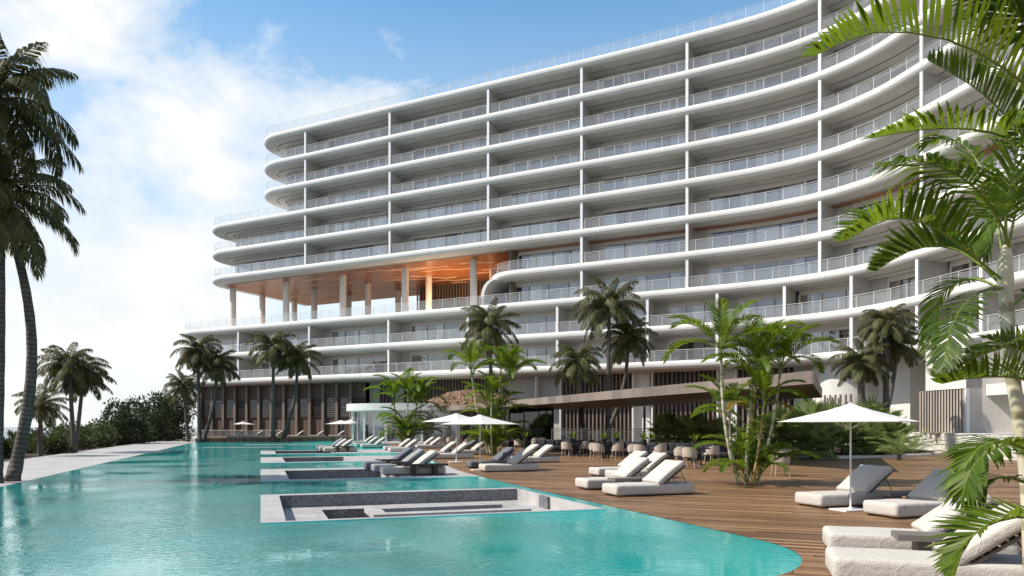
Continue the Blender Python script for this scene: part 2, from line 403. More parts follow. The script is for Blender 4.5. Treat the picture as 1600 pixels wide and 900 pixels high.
def water():
    t = NT('pool_water'); v = t.coords()
    n1 = t.n('ShaderNodeTexNoise', i_Vector=v, i_Scale=9.0, i_Detail=3.0, i_Roughness=.6, i_Distortion=.8).outputs[0]
    n2 = t.noise(v, .9, 3, .5); n3 = t.noise(v, .22, 2, .5)
    amp = t.ramp(n3, [(.40, (.06, .06, .06)), (.60, (1.0, 1.0, 1.0))])
    h = t.math('ADD', t.math('MULTIPLY', t.math('MULTIPLY', n1, .0190), amp), t.math('MULTIPLY', n2, .0045))
    nm = t.n('ShaderNodeBump', i_Height=h, i_Strength=1.0, i_Distance=.9).outputs[0]
    xr = t.n('ShaderNodeSeparateXYZ', i_0=t.coords(rot=(0, 0, -math.atan2(.326, .945)))).outputs[0]      # body colour turns paler towards the right-hand edge, over a flat floor
    pale_right = t.ramp(t.math('ADD', t.math('MULTIPLY', xr, .1), t.math('MULTIPLY', t.noise(v, .5, 3, .6), .25)), [(.28, (0, 0, 0)), (.72, (1, 1, 1))])
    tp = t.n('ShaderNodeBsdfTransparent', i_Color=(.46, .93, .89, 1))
    sc = t.n('ShaderNodeBsdfDiffuse', i_Color=t.mixc(pale_right, t.ramp(t.noise(v, .35, 4, .6), [(.3, (.005, .22, .215)), (.7, (.018, .42, .40))]), (.035, .60, .565)), i_Normal=nm); body = t.n('ShaderNodeMixShader', i_0=.80, i_1=tp.outputs[0], i_2=sc.outputs[0])
    gl = t.n('ShaderNodeBsdfGlossy', i_Color=(.95, 1, 1, 1), i_Roughness=.010, i_Normal=nm)
    fr = t.n('ShaderNodeFresnel', i_IOR=1.333, i_Normal=nm).outputs[0]; fr = t.math('MINIMUM', t.math('MULTIPLY', fr, 1.45, True), .66)
    return t.done(t.n('ShaderNodeMixShader', i_0=fr, i_1=body.outputs[0], i_2=gl.outputs[0]))
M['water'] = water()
def sea():
    t = NT('sea_water'); v = t.coords(scale=(.02, .05, .02)); n = t.noise(v, 1.0, 5, .6)
    return t.done(t.bsdf((.03, .10, .16), .18, 0, t.bump(n, .35, 3.0), .5))
M['sea'] = sea()
M['ground'] = mottled('sandy_ground', (.22, .19, .14), .25, .1, 3, .95, .4)
# ================================================================ ground, sea, pool, deck
def sheet(name, pts, mat, kind='structure'):
    m = MB(); m.add(pts, [tuple(range(len(pts)))]); o = m.build(name, mat); return tag(o, kind=kind)
g = MB(); P = [uv(-24, -300, -.5), uv(-24, 1500, -.5), uv(900, 1500, -.5), uv(900, -300, -.5)]
g.add(P, [(0, 3, 2, 1)]); g.add([P[0], P[1], P[1] - Vector((3, 0, 7)), P[0] - Vector((3, 0, 7))], [(0, 1, 2, 3)])
tag(g.build('ground', M['ground']), kind='structure')
sheet('sea', [(-30000, -30000, -4), (30000, -30000, -4), (30000, 30000, -4), (-30000, 30000, -4)], M['sea'])

VEND = 87.0
EDGE = [(6.9, 8.9), (6.9, 14), (6.85, 20), (7.0, 26), (7.7, 32), (8.6, 42), (9.5, 50), (10, 60), (10.2, 70), (10.2, VEND)]
def u_edge(v):
    for (u0, v0), (u1, v1) in zip(EDGE, EDGE[1:]):
        if v <= v1: return u0 + (u1 - u0) * max(0, (v - v0) / (v1 - v0))
    return EDGE[-1][0]
right = [(4.5 + 2.4 * math.cos(R(a)), 8.9 + 2.4 * math.sin(R(a))) for a in range(-90, 1, 6)]
v = 9.5
while v < VEND: right.append((u_edge(v), v)); v += 1.25
right.append((u_edge(VEND), VEND))
UL = -6.75
# deck: right of the pool, and in front of it
d = MB()
d.ribbon([uv(u, v, 0) for u, v in right], [uv(75, v if i else -30, 0) for i, (u, v) in enumerate(right)])
d.ribbon([uv(UL - 6, 6.5, 0), uv(4.5, 6.5, 0)], [uv(UL - 6, -30, 0), uv(75, -30, 0)])
# pool side below the deck edge
d.ribbon([uv(4.5, 6.5, 0), uv(UL, 6.5, 0)], [uv(4.5, 6.5, -.1), uv(UL, 6.5, -.1)])
d.ribbon([uv(u_edge(VEND), VEND + .01, 0), uv(75, VEND + .01, 0)], [uv(u_edge(VEND), 140, 0), uv(75, 140, 0)])
tag(d.build('deck', M['deck']), kind='structure')
# stone path on the left
p = MB(); p.prism([uv(UL, 6.5), uv(UL, 150), uv(-11.5, 150), uv(-11.5, 6.5)], -.4, 0.004)
tag(p.build('path', M['path_stone']), kind='structure')
b = MB(); b.prism([uv(-11.52, 0), uv(-11.52, 150), uv(-24, 150), uv(-24, 0)], -.6, -.05)
tag(b.build('planting_bed', M['soil']), kind='structure')
# far terrace, one step up
p = MB(); p.prism([uv(UL - .0, VEND + .05), uv(14, VEND + .05), uv(14, VEND + 60), uv(UL, VEND + 60)], -.02, .40)
tag(p.build('terrace', M['deck']), kind='structure')
# basin
fl = MB(); ZB = -1.35
L = [uv(UL, v, 0) for u, v in right]
fl.ribbon([uv(UL, v, ZB) for u, v in right], [uv(u, v, ZB) for u, v in right])
fl.ribbon([uv(u, v, ZB) for u, v in right], [uv(u, v, -.005) for u, v in right])
fl.ribbon([uv(UL, v, -.02) for u, v in right], [uv(UL, v, ZB) for u, v in right])
fl.ribbon([uv(UL, VEND, -.02), uv(u_edge(VEND), VEND, -.02)], [uv(UL, VEND, ZB), uv(u_edge(VEND), VEND, ZB)])
fl.ribbon([uv(UL, 6.5, -.02), uv(4.5, 6.5, -.02)], [uv(UL, 6.5, ZB), uv(4.5, 6.5, ZB)])
tag(fl.build('pool_floor', M['pool_tile']), kind='structure')

# --- stone platforms reaching into the pool
def platform(u0, v0, v1, hole, mats=('pale_stone', 'dark_shaded_stone'), gap=.02):
    """slab from u0 to the deck edge; hole = list of (ua, ub, va, vb, depth) wells"""
    m = MB(); zt = .012
    us = sorted({u0, *[h[0] for h in hole], *[h[1] for h in hole], 99.0}); vs = sorted({v0, v1, *[h[2] for h in hole], *[h[3] for h in hole]})
    # split rows so that the right end follows the deck edge
    vv = sorted({*vs, *[v0 + (v1 - v0) * i / 6 for i in range(7)]})
    for va, vb in zip(vv, vv[1:]):
        for ua, ub in zip(us, us[1:]):
            c = ((ua + ub) / 2 if ub < 90 else 50, (va + vb) / 2)
            ea, eb = u_edge(va) - gap, u_edge(vb) - gap
            dep = None
            for h in hole:
                if h[0] < c[0] < h[1] and h[2] < c[1] < h[3]: dep = h
            z = zt if dep is None else zt - dep[4]
            m.mi = 0 if dep is None else dep[5]
            if ub > 90: q = [uv(ua, va, z), uv(ea, va, z), uv(eb, vb, z), uv(ua, vb, z)]
            else: q = [uv(ua, va, z), uv(ub, va, z), uv(ub, vb, z), uv(ua, vb, z)]
            m.add(q, [(0, 1, 2, 3)])
    m.mi = 0
    m.mi = 2
    m.ribbon([uv(u0, v0, zt), uv(u_edge(v0) - gap, v0, zt)], [uv(u0, v0, ZB), uv(u_edge(v0) - gap, v0, ZB)])
    m.ribbon([uv(u0, v1, zt), uv(u_edge(v1) - gap, v1, zt)], [uv(u0, v1, ZB), uv(u_edge(v1) - gap, v1, ZB)])
    m.mi = 2
    m.ribbon([uv(u0, v0, zt), uv(u0, v1, zt)], [uv(u0, v0, ZB), uv(u0, v1, ZB)])
    m.mi = 1
    for (ua, ub, va, vb, dp, fm) in hole:
        c = [(ua, va), (ub, va), (ub, vb), (ua, vb)]
        top = zt
        for h in hole:       # nested well: start from the floor of the outer one
            if h[0] < ua and h[1] > ub and h[2] < va and h[3] > vb: top = zt - h[4]
        for (a, b_) in ((0, 1), (1, 2), (2, 3), (3, 0)):
            m.mi = 0 if a == 1 else 1  # shade put into the material: right wall pale as sunlit, other walls dark
            m.add([uv(*c[a], top), uv(*c[b_], top), uv(*c[b_], zt - dp), uv(*c[a], zt - dp)], [(0, 1, 2, 3)])
    return tag(m.build('stone_platform', [M[mats[0]], M[mats[1]], M['pool_tile']]), kind='structure')
platform(0, 13.15, 18.6, [(.42, 6.44, 13.3, 18.25, .30, 0), (1.35, 5.75, 13.6, 17.55, .64, 0)], gap=.38)
for vv in ((13.15, 18.6),):
    cm = MB(); cm.ribbon([uv(u_edge(v) - .38, v, .012) for v in vv], [uv(u_edge(v) - .38, v, ZB) for v in vv]); tag(cm.build('stone_platform_side', M['pool_tile']), kind='structure')
platform(0, 23.2, 29.8, [(.85, 4.4, 23.75, 28.6, .42, 1)])
platform(0, 35.0, 41.5, [(1.1, 4.3, 35.6, 40.8, .42, 1), (5.4, 7.9, 35.7, 37.2, .3, 1)])
platform(0, 46.2, 53.0, [(.9, 4.6, 46.8, 52.2, .42, 1)])
# thin weir walls across the far water
for (ua, ub, v0, v1) in ((-4.3, 1.8, 62.0, 62.8), (-1.5, 9.8, 71.0, 72.2)):
    w = MB(); w.prism([uv(ua, v0), uv(ub, v0), uv(ub, v1), uv(ua, v1)], ZB, .012); tag(w.build('stone_weir', M['pale_stone']), kind='structure')
# table with a dark slot inside the nearest sunken lounge
t = empty('fire_table', uv(3.75, 15.1, -.628), math.atan2(.326, .945), 'low pale stone table with a dark slot inside the nearest sunken pool lounge', 'table')
m = MB(); m.box((0, -.52, .50), (3.3, .36, .1)); m.box((0, .52, .50), (3.3, .36, .1)); m.box((-1.50, 0, .50), (.30, .68, .1)); m.box((1.50, 0, .50), (.30, .68, .1))
m.build('table_top', M['pale_stone'], t)
m = MB(); m.box((0, 0, .22), (3.1, 1.2, .44)); m.build('pedestal', M['dark_shaded_stone'], t)
m = MB(); m.box((0, 0, .452), (2.7, .68, .02)); m.build('burner_tray', M['dark_metal'], t)

m = MB(); m.box(uv(.9, 15.6, -.46), (.9, 2.6, .30), tuple(B_), tuple(A_)); o = m.build('stone_bench', M['pale_stone']); tag(o, 'pale stone bench block at the left end of the nearest sunken lounge', 'bench'); o.location.z = .003
m = MB(); m.box(uv(6.40, 16.2, -.14), (.06, .55, .29), tuple(B_), tuple(A_)); tag(m.build('stone_niche', M['dark_shaded_stone']), 'small dark stone panel in the right wall of the nearest sunken lounge', 'panel')
# --- water: one sheet with the platforms cut out
w = MB(); zw = -.004
def wq(pa, pb): w.ribbon([uv(*q, zw) for q in pb], [uv(*q, zw) for q in pa])
wq([(UL, v) for u, v in right], [(min(0, u), v) for u, v in right])
holes = [(13.15, 18.6), (23.2, 29.8), (35.0, 41.5), (46.2, 53.0)]
prev = [r for r in right if r[1] < 13.15] + [(u_edge(13.15), 13.15)]
wq([(0, v) for u, v in prev], prev)
for (a, b_), nx in zip(holes, holes[1:] + [(VEND, 0)]):
    seg = [(u_edge(x), x) for x in [b_ + (nx[0] - b_) * i / 12 for i in range(13)]]
    wq([(0, v) for u, v in seg], seg)
wq([(u_edge(v) - .38, v) for v in (13.15, 18.6)], [(u_edge(v), v) for v in (13.15, 18.6)])
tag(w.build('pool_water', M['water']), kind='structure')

# ================================================================ sky and sun
SUN = Vector((-1, -.17, 0)).normalized(); EL = R(47)
sun_dir = Vector((SUN.x * math.cos(EL), SUN.y * math.cos(EL), math.sin(EL)))
sl = bpy.data.lights.new('sun', 'SUN'); sl.energy = 5.0; sl.angle = R(.53); sl.color = (1, .925, .83)
so = bpy.data.objects.new('sun', sl); COL.objects.link(so); so.location = (-60, 10, 60)
so.rotation_euler = sun_dir.to_track_quat('Z', 'Y').to_euler()
W = bpy.data.worlds.new('World'); SC.world = W; W.use_nodes = True
nt = W.node_tree; nt.nodes.clear()
class WN(NT):
    def __init__(s, tree): s.t = tree
wn = WN(nt)
sky = wn.n('ShaderNodeTexSky', sky_type='NISHITA', sun_disc=False, sun_elevation=EL, sun_rotation=math.atan2(SUN.x, SUN.y) % (2 * math.pi), altitude=0.0, air_density=1.0, dust_density=.35, ozone_density=1.6)
tc = wn.n('ShaderNodeTexCoord').outputs['Generated']
def dotd(v):
    return wn.n('ShaderNodeVectorMath', operation='DOT_PRODUCT', i_0=tc, i_1=tuple(Vector(v).normalized())).outputs['Value']
m1 = wn.n('ShaderNodeMapping', i_Vector=tc, i_Scale=(1.0, 1.3, 1.7), i_Rotation=(0, .5, 0), i_Location=(.35, .1, .25)).outputs[0]
c1 = wn.n('ShaderNodeTexNoise', i_Vector=m1, i_Scale=3.4, i_Detail=10.0, i_Roughness=.56, i_Distortion=.35).outputs[0]
c2 = wn.n('ShaderNodeTexNoise', i_Vector=m1, i_Scale=7.0, i_Detail=8.0, i_Roughness=.6).outputs[0]
left = dotd((-.72, 1, .40))                       # where the bank of bright cloud stands
blue = dotd((.10, 1, .62))                        # clear patch over the roof
bias = wn.math('ADD', wn.math('MULTIPLY', wn.math('SUBTRACT', left, .945), 3.0), wn.math('MULTIPLY', wn.math('SUBTRACT', blue, .93), -1.5))
front = wn.ramp(dotd((-.7, .8, 0)), [(.1, (.9, .9, .9)), (.62, (1, 1, 1))])
dens = wn.math('ADD', wn.math('ADD', wn.math('MULTIPLY', wn.math('SUBTRACT', c1, .5), 2.8), wn.math('MULTIPLY', wn.math('SUBTRACT', c2, .5), 1.1)), bias)
dens = wn.math('ADD', dens, wn.math('MULTIPLY', wn.math('SUBTRACT', front, 1.0), 1.0))
cover = wn.ramp(dens, [(-.0, (0, 0, 0)), (.22, (.5, .5, .5)), (.62, (1, 1, 1))])
shade = wn.ramp(c2, [(.3, (.84, .885, .92)), (.60, (1.0, 1.0, .99))])
CLOUD = 6.9
cl = wn.n('ShaderNodeVectorMath', operation='SCALE', i_0=shade, i_Scale=CLOUD).outputs[0]
sep = wn.n('ShaderNodeSeparateXYZ', i_0=tc).outputs['Z']
veil = wn.ramp(sep, [(.0, (.86, .86, .86)), (.12, (.66, .66, .66)), (.34, (.34, .34, .34)), (.52, (0, 0, 0))])   # thin haze low in the sky
azure = wn.mixc(wn.ramp(blue, [(.55, (0, 0, 0)), (.92, (1, 1, 1))]), (.95, 1.0, 1.0, 1), (.90, 1.42, 1.48, 1))
skc = wn.mixc(1.0, sky.outputs[0], azure, 'MULTIPLY')
vl = wn.mixc(wn.mixc(1.0, veil, front, 'MULTIPLY'), skc, (6.6, 6.55, 6.4, 1))
tot = wn.mixc(cover, vl, cl)
bg = wn.n('ShaderNodeBackground', i_Color=tot, i_Strength=.125)
ow = wn.n('ShaderNodeOutputWorld'); nt.links.new(bg.outputs[0], ow.inputs[0])

# ================================================================ camera
cam = bpy.data.cameras.new('camera'); co = bpy.data.objects.new('camera', cam); COL.objects.link(co)
cam.sensor_width = 36; cam.lens = 36 * F / 1600; cam.shift_y = (HY - 450) / 1600
cam.clip_start = .1; cam.clip_end = 60000
co.location = (0, 0, H); co.rotation_euler = (R(90), 0, 0)
SC.camera = co
SC.view_settings.view_transform = 'Standard'; SC.view_settings.look = 'None'
SC.view_settings.exposure = 0.27; SC.view_settings.gamma = 1; SC.view_settings.use_curve_mapping = False
SC.cycles.max_bounces = 8; SC.cycles.transparent_max_bounces = 24; SC.cycles.diffuse_bounces = 4; SC.cycles.glossy_bounces = 4
SC.cycles.caustics_reflective = False; SC.cycles.caustics_refractive = False
SC.cycles.use_denoising = True
# ================================================================ the hotel
CTRL = [(-68, 111.7), (-50.1, 102.6), (-32.2, 93.7), (-14.3, 84.8), (2, 76.7), (9.5, 73.0), (16.7, 69.3), (22.6, 65.8), (26.6, 62.2), (29.0, 58.2), (30.2, 54.0), (31.2, 49.5), (32.2, 44.5), (33.4, 39), (35, 33)]
def catmull(P, n=24):
    out = []
    for i in range(1, len(P) - 2):
        p0, p1, p2, p3 = [Vector((*P[i + k], 0)) for k in (-1, 0, 1, 2)]
        for j in range(n):
            t = j / n
            out.append(.5 * ((2 * p1) + (p2 - p0) * t + (2 * p0 - 5 * p1 + 4 * p2 - p3) * t * t + (3 * p1 - p0 - 3 * p2 + p3) * t ** 3))
    return out
raw = catmull(CTRL)
acc = [0]
for a, b in zip(raw, raw[1:]): acc.append(acc[-1] + (b - a).length)
STEP = .8; FP = []; k = 0
NS = int(acc[-1] / STEP)
for i in range(NS + 1):
    s = i * STEP
    while k < len(acc) - 2 and acc[k + 1] < s: k += 1
    FP.append(raw[k].lerp(raw[k + 1], (s - acc[k]) / (acc[k + 1] - acc[k])))
SMAX = NS * STEP
def fpos(s):
    i = max(0, min(NS - 1, int(math.floor(s / STEP)))); return FP[i] + (FP[i + 1] - FP[i]) * (s / STEP - i)
def ftan(s):
    return (fpos(min(SMAX, s + .9)) - fpos(max(0, s - .9))).normalized()
def fac(s, d, z=0.0):
    t = ftan(s); n = Vector((-t.y, t.x, 0)); p = fpos(s) + n * d        # n points into the building
    return Vector((p.x, p.y, z))
def s_of_px(px, d=0.0):
    lo, hi = 0, SMAX
    for _ in range(50):
        m_ = (lo + hi) / 2; q = fac(m_, d)
        if CX + F * q.x / q.y < px: lo = m_
        else: hi = m_
    return (lo + hi) / 2
D = 20.0
FL = 3.45; Z0 = 7.15
def zk(k): return Z0 + FL * k
TH = .80
def outline(s0, s1, r, o, dback=D, na=10):
    """(s, d) path round the left end and along the front, o metres outward of the slab edge"""
    out = []
    n = 4
    for i in range(n): out.append((s0 - o, dback + (r - dback) * i / n))
    for i in range(na + 1):
        a = i / na * math.pi / 2; out.append((s0 + r - (r + o) * math.cos(a), r - (r + o) * math.sin(a)))
    s = s0 + r
    while s + STEP < s1: s += STEP; out.append((s, -o))
    out.append((s1, -o))
    return out
def px_end(s0, r):
    return min(CX + F * q.x / q.y for q in (fac(s, d) for s, d in outline(s0, s0 + r + 2, r, .12)))
def s_end(px, r):
    lo, hi = 0, 75
    for _ in range(40):
        m_ = (lo + hi) / 2
        if px_end(m_, r) < px: lo = m_
        else: hi = m_
    return (lo + hi) / 2
RC = 4.2
S9, S6, S2, S1 = s_end(413, RC), s_end(332, RC), s_end(286, RC), s_end(281, RC)
S3 = s_end(768, RC)
START = {0: s_end(300, RC), 1: S1, 2: S2, 3: S3, 4: S6, 5: S6, 6: S6, 7: S9, 8: S9, 9: S9}
PROF = [(-3.6, .80), (-.30, .80), (-.30, .86), (-.08, .86), (.05, .80), (.13, .66), (.15, .5), (.12, .33), (.03, .19), (-.12, .10), (-.35, .05), (-1.45, .0), (-1.45, .16), (-1.62, .16), (-1.62, -.03), (-2.5, -.05), (-2.5, .14), (-3.6, .14)]
hotel = empty('hotel_building', fac(s_of_px(800), 8), 0, 'large white curved hotel with ten balcony storeys behind the pool', 'building')
hotel.location = (0, 0, 0)
SE = SMAX - .01
for k in range(10):
    m = MB(); s0 = START[k]; rows = []
    base = outline(s0, SE, RC, 0)
    for o, z in PROF:
        rows.append([fac(s, d, zk(k) + z) for s, d in outline(s0, SE, RC, o)])
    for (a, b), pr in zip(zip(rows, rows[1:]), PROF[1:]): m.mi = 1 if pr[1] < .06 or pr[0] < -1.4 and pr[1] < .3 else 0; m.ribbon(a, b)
    inn = outline(s0, SE, RC, -3.6)
    back = [fac(s, D) for s, d in inn]
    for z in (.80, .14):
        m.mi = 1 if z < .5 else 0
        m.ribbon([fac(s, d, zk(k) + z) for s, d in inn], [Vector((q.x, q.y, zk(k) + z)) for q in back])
    m.ribbon([Vector((q.x, q.y, zk(k) + .14)) for q in back], [Vector((q.x, q.y, zk(k) + .80)) for q in back])
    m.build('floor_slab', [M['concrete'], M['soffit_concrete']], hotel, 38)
    # balustrade: posts and handrails, glass
    r = MB(); gl = MB(); zb = zk(k) + .86
    path = outline(s0, SE, RC, -.16); P = [fac(s, d) for s, d in path]
    r.tube([p + Vector((0, 0, zb + 1.02)) for p in P], .022, 4); r.tube([p + Vector((0, 0, zb + .88)) for p in P], .010, 4)
    L = 0; last = -9
    for i, (a, b) in enumerate(zip(P, P[1:])):
        if L - last >= 1.55 or i == 0:
            last = L; t = (b - a).normalized(); r.box((a.x, a.y, zb + .5), (.032, .03, 1.02), t, Vector((-t.y, t.x, 0)))
        L += (b - a).length
    ro = r.build('railing', M['white_metal'], hotel)
    gl.strip(P, zb + .03, zb + .84); gl.build('glass_panel', M['rail_glass'], ro)

# --- rooms
UP = [476, 608, 762, 908, 1073, 1280, 1438, 1590]
LOW = [371, 482, 606, 730, 870, 1011, 1120, 1225, 1329, 1431, 1531]
XD = 2.75
M['beige_door'] = mottled('beige_timber_door', (.42, .32, .24), .08, 1, 20, .5, .05)
def bay(sa, sb, z0, z1, low=False, first=False, low_floor=False):
    """window wall between two party walls"""
    L = sb - sa; n = max(3, round(L / 2.4)); fr = MB(); wl = 1.3 if L > 6 and not first else .3
    xs = [sa + .1 + wl + (L - wl - .2) * i / n for i in range(n + 1)]
    def path(a, b, d):
        q = max(2, int((b - a) / .8) + 1); return [fac(a + (b - a) * i / q, d) for i in range(q + 1)]
    for (z_a, z_b, w, d_) in ((z1 - .52, z1, .16, XD), (z0, z0 + .09, .12, XD)):
        Pf, Pb = path(xs[0], xs[-1], d_ - w / 2), path(xs[0], xs[-1], d_ + w / 2)
        fr.mi = 0 if z_b == z1 else 1
        fr.strip(Pf, z_a, z_b); fr.strip(Pb, z_a, z_b)
        fr.ribbon([p + Vector((0, 0, z_a)) for p in Pf], [p + Vector((0, 0, z_a)) for p in Pb]); fr.ribbon([p + Vector((0, 0, z_b)) for p in Pf], [p + Vector((0, 0, z_b)) for p in Pb])
    for i, x in enumerate(xs):
        t = ftan(x); p = fac(x, XD); wide = (i in (0, n)) or rnd.random() < .2
        fr.mi = 0 if wide else 1
        fr.box((p.x, p.y, (z0 + .09 + z1 - .52) / 2), (.20 if wide else .06, .10, z1 - z0 - .615), t, Vector((-t.y, t.x, 0)))
    w = fr.build('window', [M['beam'], M['bronze']], hotel)
    if low:
        dp = MB(); dp.strip(path(xs[0] + .1, xs[0] + (xs[1] - xs[0]) * .55, XD + .12), z0 + .05, z1 - .52); dp.build('door_leaf', M['beige_door'], w)
    pm = MB(); pm.strip(path(xs[0], xs[-1], XD + .01), z0 + .09, z1 - .52); pm.build('pane', M['glass'], w)
    # curtains drawn open to bunches
    c = MB()
    for i in range(n):
        if rnd.random() < (.55 if low_floor else .82):
            wd = rnd.uniform(.7, 1.2) if low_floor else (xs[1] - xs[0]) * rnd.choice((.35, .6, .97, .97)); a = xs[i] + rnd.choice((.05, xs[1] - xs[0] - wd - .03))
            q = 26; pts = [fac(a + wd * j / q, XD + .22 + .06 * math.sin(j * 2.1)) for j in range(q + 1)]; c.strip(pts, z0 + .02, z1 - .3)
    if c.v: c.build('curtain', M['curtain'], w)
    if wl > 1:
        s_ = MB(); s_.strip(path(sa + .1, xs[0], XD - .04), z0, z1); s_.strip(path(sa + .1, xs[0], XD + .2), z0, z1); s_.build('solid_wall', M['gray_wall'], hotel)
def party(s, z0, z1, d1=XD + 5.2):
    m = MB(); a = fac(s, .06); b = fac(s, d1)
    m.mi = 1; t = ftan(s)
    m.zbox(fac(s, .19), b, .20, z0, z1); m.mi = 0; m.zbox(a, fac(s, .19), .26, z0, z1)
    m.build('party_wall', [M['paint'], M['terrazzo']], hotel)
for k in range(1, 10):
    z0, z1 = zk(k - 1) + TH, zk(k) + .06; s0 = START[k] if k != 4 else S3 + 1
    if k == 3: s0 = S3
    inner0 = s0 + XD
    div = [s_of_px(x) for x in (LOW if k <= 2 else UP)]
    div = [x for x in div if x > s0 + RC + 1.5] + [SE]
    # end round the corner
    e = outline(s0, div[0], 4.2, -XD); e = [q for q in e if q[0] < div[0] - .15]
    if k not in (3, 4):
        m = MB(); pts = [fac(s, d) for s, d in e]
        m.strip(pts, z0, z0 + .09); m.strip(pts, z1 - .52, z1)
        L = 0; last = -9
        for a, b in zip(pts, pts[1:]):
            if L - last > 2.2:
                last = L; t = (b - a).normalized(); m.box((a.x, a.y, (z0 + z1) / 2 - .12), (.08, .1, z1 - z0 - .43), t, Vector((-t.y, t.x, 0)))
            L += (b - a).length
        w = m.build('window', [M['beam']], hotel)
        m = MB(); m.strip([p + Vector((.005, .01, 0)) for p in pts], z0 + .09, z1 - .52); m.build('pane', M['glass'], w)
        c = MB()
        for f in (.55, .78):
            i = int(len(e) * f); s, d = e[i]; c.strip([fac(s + j * .1, XD + .4 + .06 * math.sin(j * 2.1)) for j in range(13)], z0 + .02, z1 - .3)
        c.build('curtain', M['curtain'], w)
    else:
        bay(s0 + 2.0, div[0], z0, z1, first=True)
    for a, b in zip(div, div[1:]): bay(a, b, z0, z1, k <= 2 and rnd.random() < .75, low_floor=k <= 3)
    for s in div[:-1]: party(s, z0, zk(k) + .1)
    # back of the rooms
    m = MB(); q = outline(s0 if k not in (3, 4) else S3 + .5, SE, 9.0, -7.9); m.strip([fac(s, d) for s, d in q if s > s0 + 4], z0, z1 + .08); m.build('interior_wall', M['beige'], hotel)
# roof plant parapet
# --- open lounge storey: columns, copper ceiling, timber back wall
m = MB(); q = outline(S6, SE, RC, -1.75); zc = zk(4) - .075
m.ribbon([fac(s, d, zc) for s, d in q], [fac(s, D - .2, zc) for s, d in q]); 
m.strip([fac(s, d) for s, d in q], zc, zc + .12)
cu = m.build('copper_ceiling', M['copper'], hotel)
m = MB(); rr = random.Random(3)
for i in range(34):
    s = S6 + 3 + rr.uniform(0, 40); d = rr.uniform(3, D - 2); L = rr.uniform(1.5, 4)
    a = fac(s, d, zc - .02); b = fac(s + L, d, zc - .02); c = fac(s + L + .9, d + .9, zc - .02); e = fac(s + L + .9 + rr.uniform(1, 3), d + .9, zc - .02)
    for x, y in ((a, b), (b, c), (c, e)):
        dv = (y - x).normalized(); m.box((x + y) / 2, ((y - x).length, .16, .06), dv, Vector((-dv.y, dv.x, 0)))
m.build('ceiling_pattern', M['inlay'], cu)
lamp = bpy.data.lights.new('lounge_lamp', 'AREA'); lamp.energy = 1000; lamp.color = (1, .66, .38); lamp.shape = 'RECTANGLE'; lamp.size = 9; lamp.size_y = 2
lo = bpy.data.objects.new('lounge_lamp', lamp); COL.objects.link(lo); lo.location = fac(s_of_px(700, 8), 8, zk(2) + TH + .5); lo.rotation_euler = (R(180), 0, math.atan2(-.445, .895))
zt = zk(2) + TH
def col(px, d, r=.42):
    s = s_of_px(px, d); p = fac(s, d); m = MB(); m.lathe([(r, zt), (r, zc)], 20, (p.x, p.y, 0)); m.build('column', M['warm_column'], hotel, 40)
for px in (364, 447, 536, 633, 740): col(px, 3.6)
for px in (410, 491, 575, 670, 770): col(px, 9.5)
for px in (460, 545, 622, 711): col(px, 15.5)
m = MB(); sA = s_of_px(655, 15); sB = s_of_px(790, 15)
for i in range(int((sB - sA) / .45)):
    s = sA + i * .45; p = fac(s, 14.6); t = ftan(s); m.box((p.x, p.y, (zt + zc) / 2), (.16, .2, zc - zt), t, Vector((-t.y, t.x, 0)))
m.build('timber_screen', M['slat'], hotel)
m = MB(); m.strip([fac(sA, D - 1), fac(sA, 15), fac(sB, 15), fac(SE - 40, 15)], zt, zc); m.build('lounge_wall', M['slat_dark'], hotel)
m = MB(); m.strip([fac(S3 + 3.0, 1.4), fac(S3 + 3.0, 15)], zt, zc); m.strip([fac(S3 + 3.2, 1.4), fac(S3 + 3.2, 15)], zt, zc); m.strip([fac(S3 + 3.0, 1.4), fac(S3 + 3.2, 1.4)], zt, zc); m.build('lounge_side_wall', M['slat'], hotel)
# white wall that sweeps down from the end of the fourth slab
m = MB(); pts = []
for i in range(13):
    a = i / 12 * math.pi / 2; pts.append((S3 + .35 + 2.6 * (1 - math.cos(a)), zk(3) + .55 - 2.3 * (1 - math.sin(a)) ))
prof = [(S3 + .1, zt)] + [(S3 + .1 + 1.5 * (1 - math.cos(i / 8 * math.pi / 2)), zt + 1.0 + (zk(3) + .2 - zt - 1.0) * math.sin(i / 8 * math.pi / 2)) for i in range(9)]
for d0, d1 in ((.25, 8.0),):
    A0 = [fac(s, d0, z) for s, z in prof]; A1 = [fac(s, d1, z) for s, z in prof]; B0 = [fac(s + .35, d0, z - (.12 if z > zt + .5 else 0)) for s, z in prof]; B1 = [fac(s + .35, d1, z - (.12 if z > zt + .5 else 0)) for s, z in prof]
    m.ribbon(A0, A1); m.ribbon(B0, B1); m.ribbon(A0, B0)
m.build('swept_wall', M['concrete'], hotel, 40)

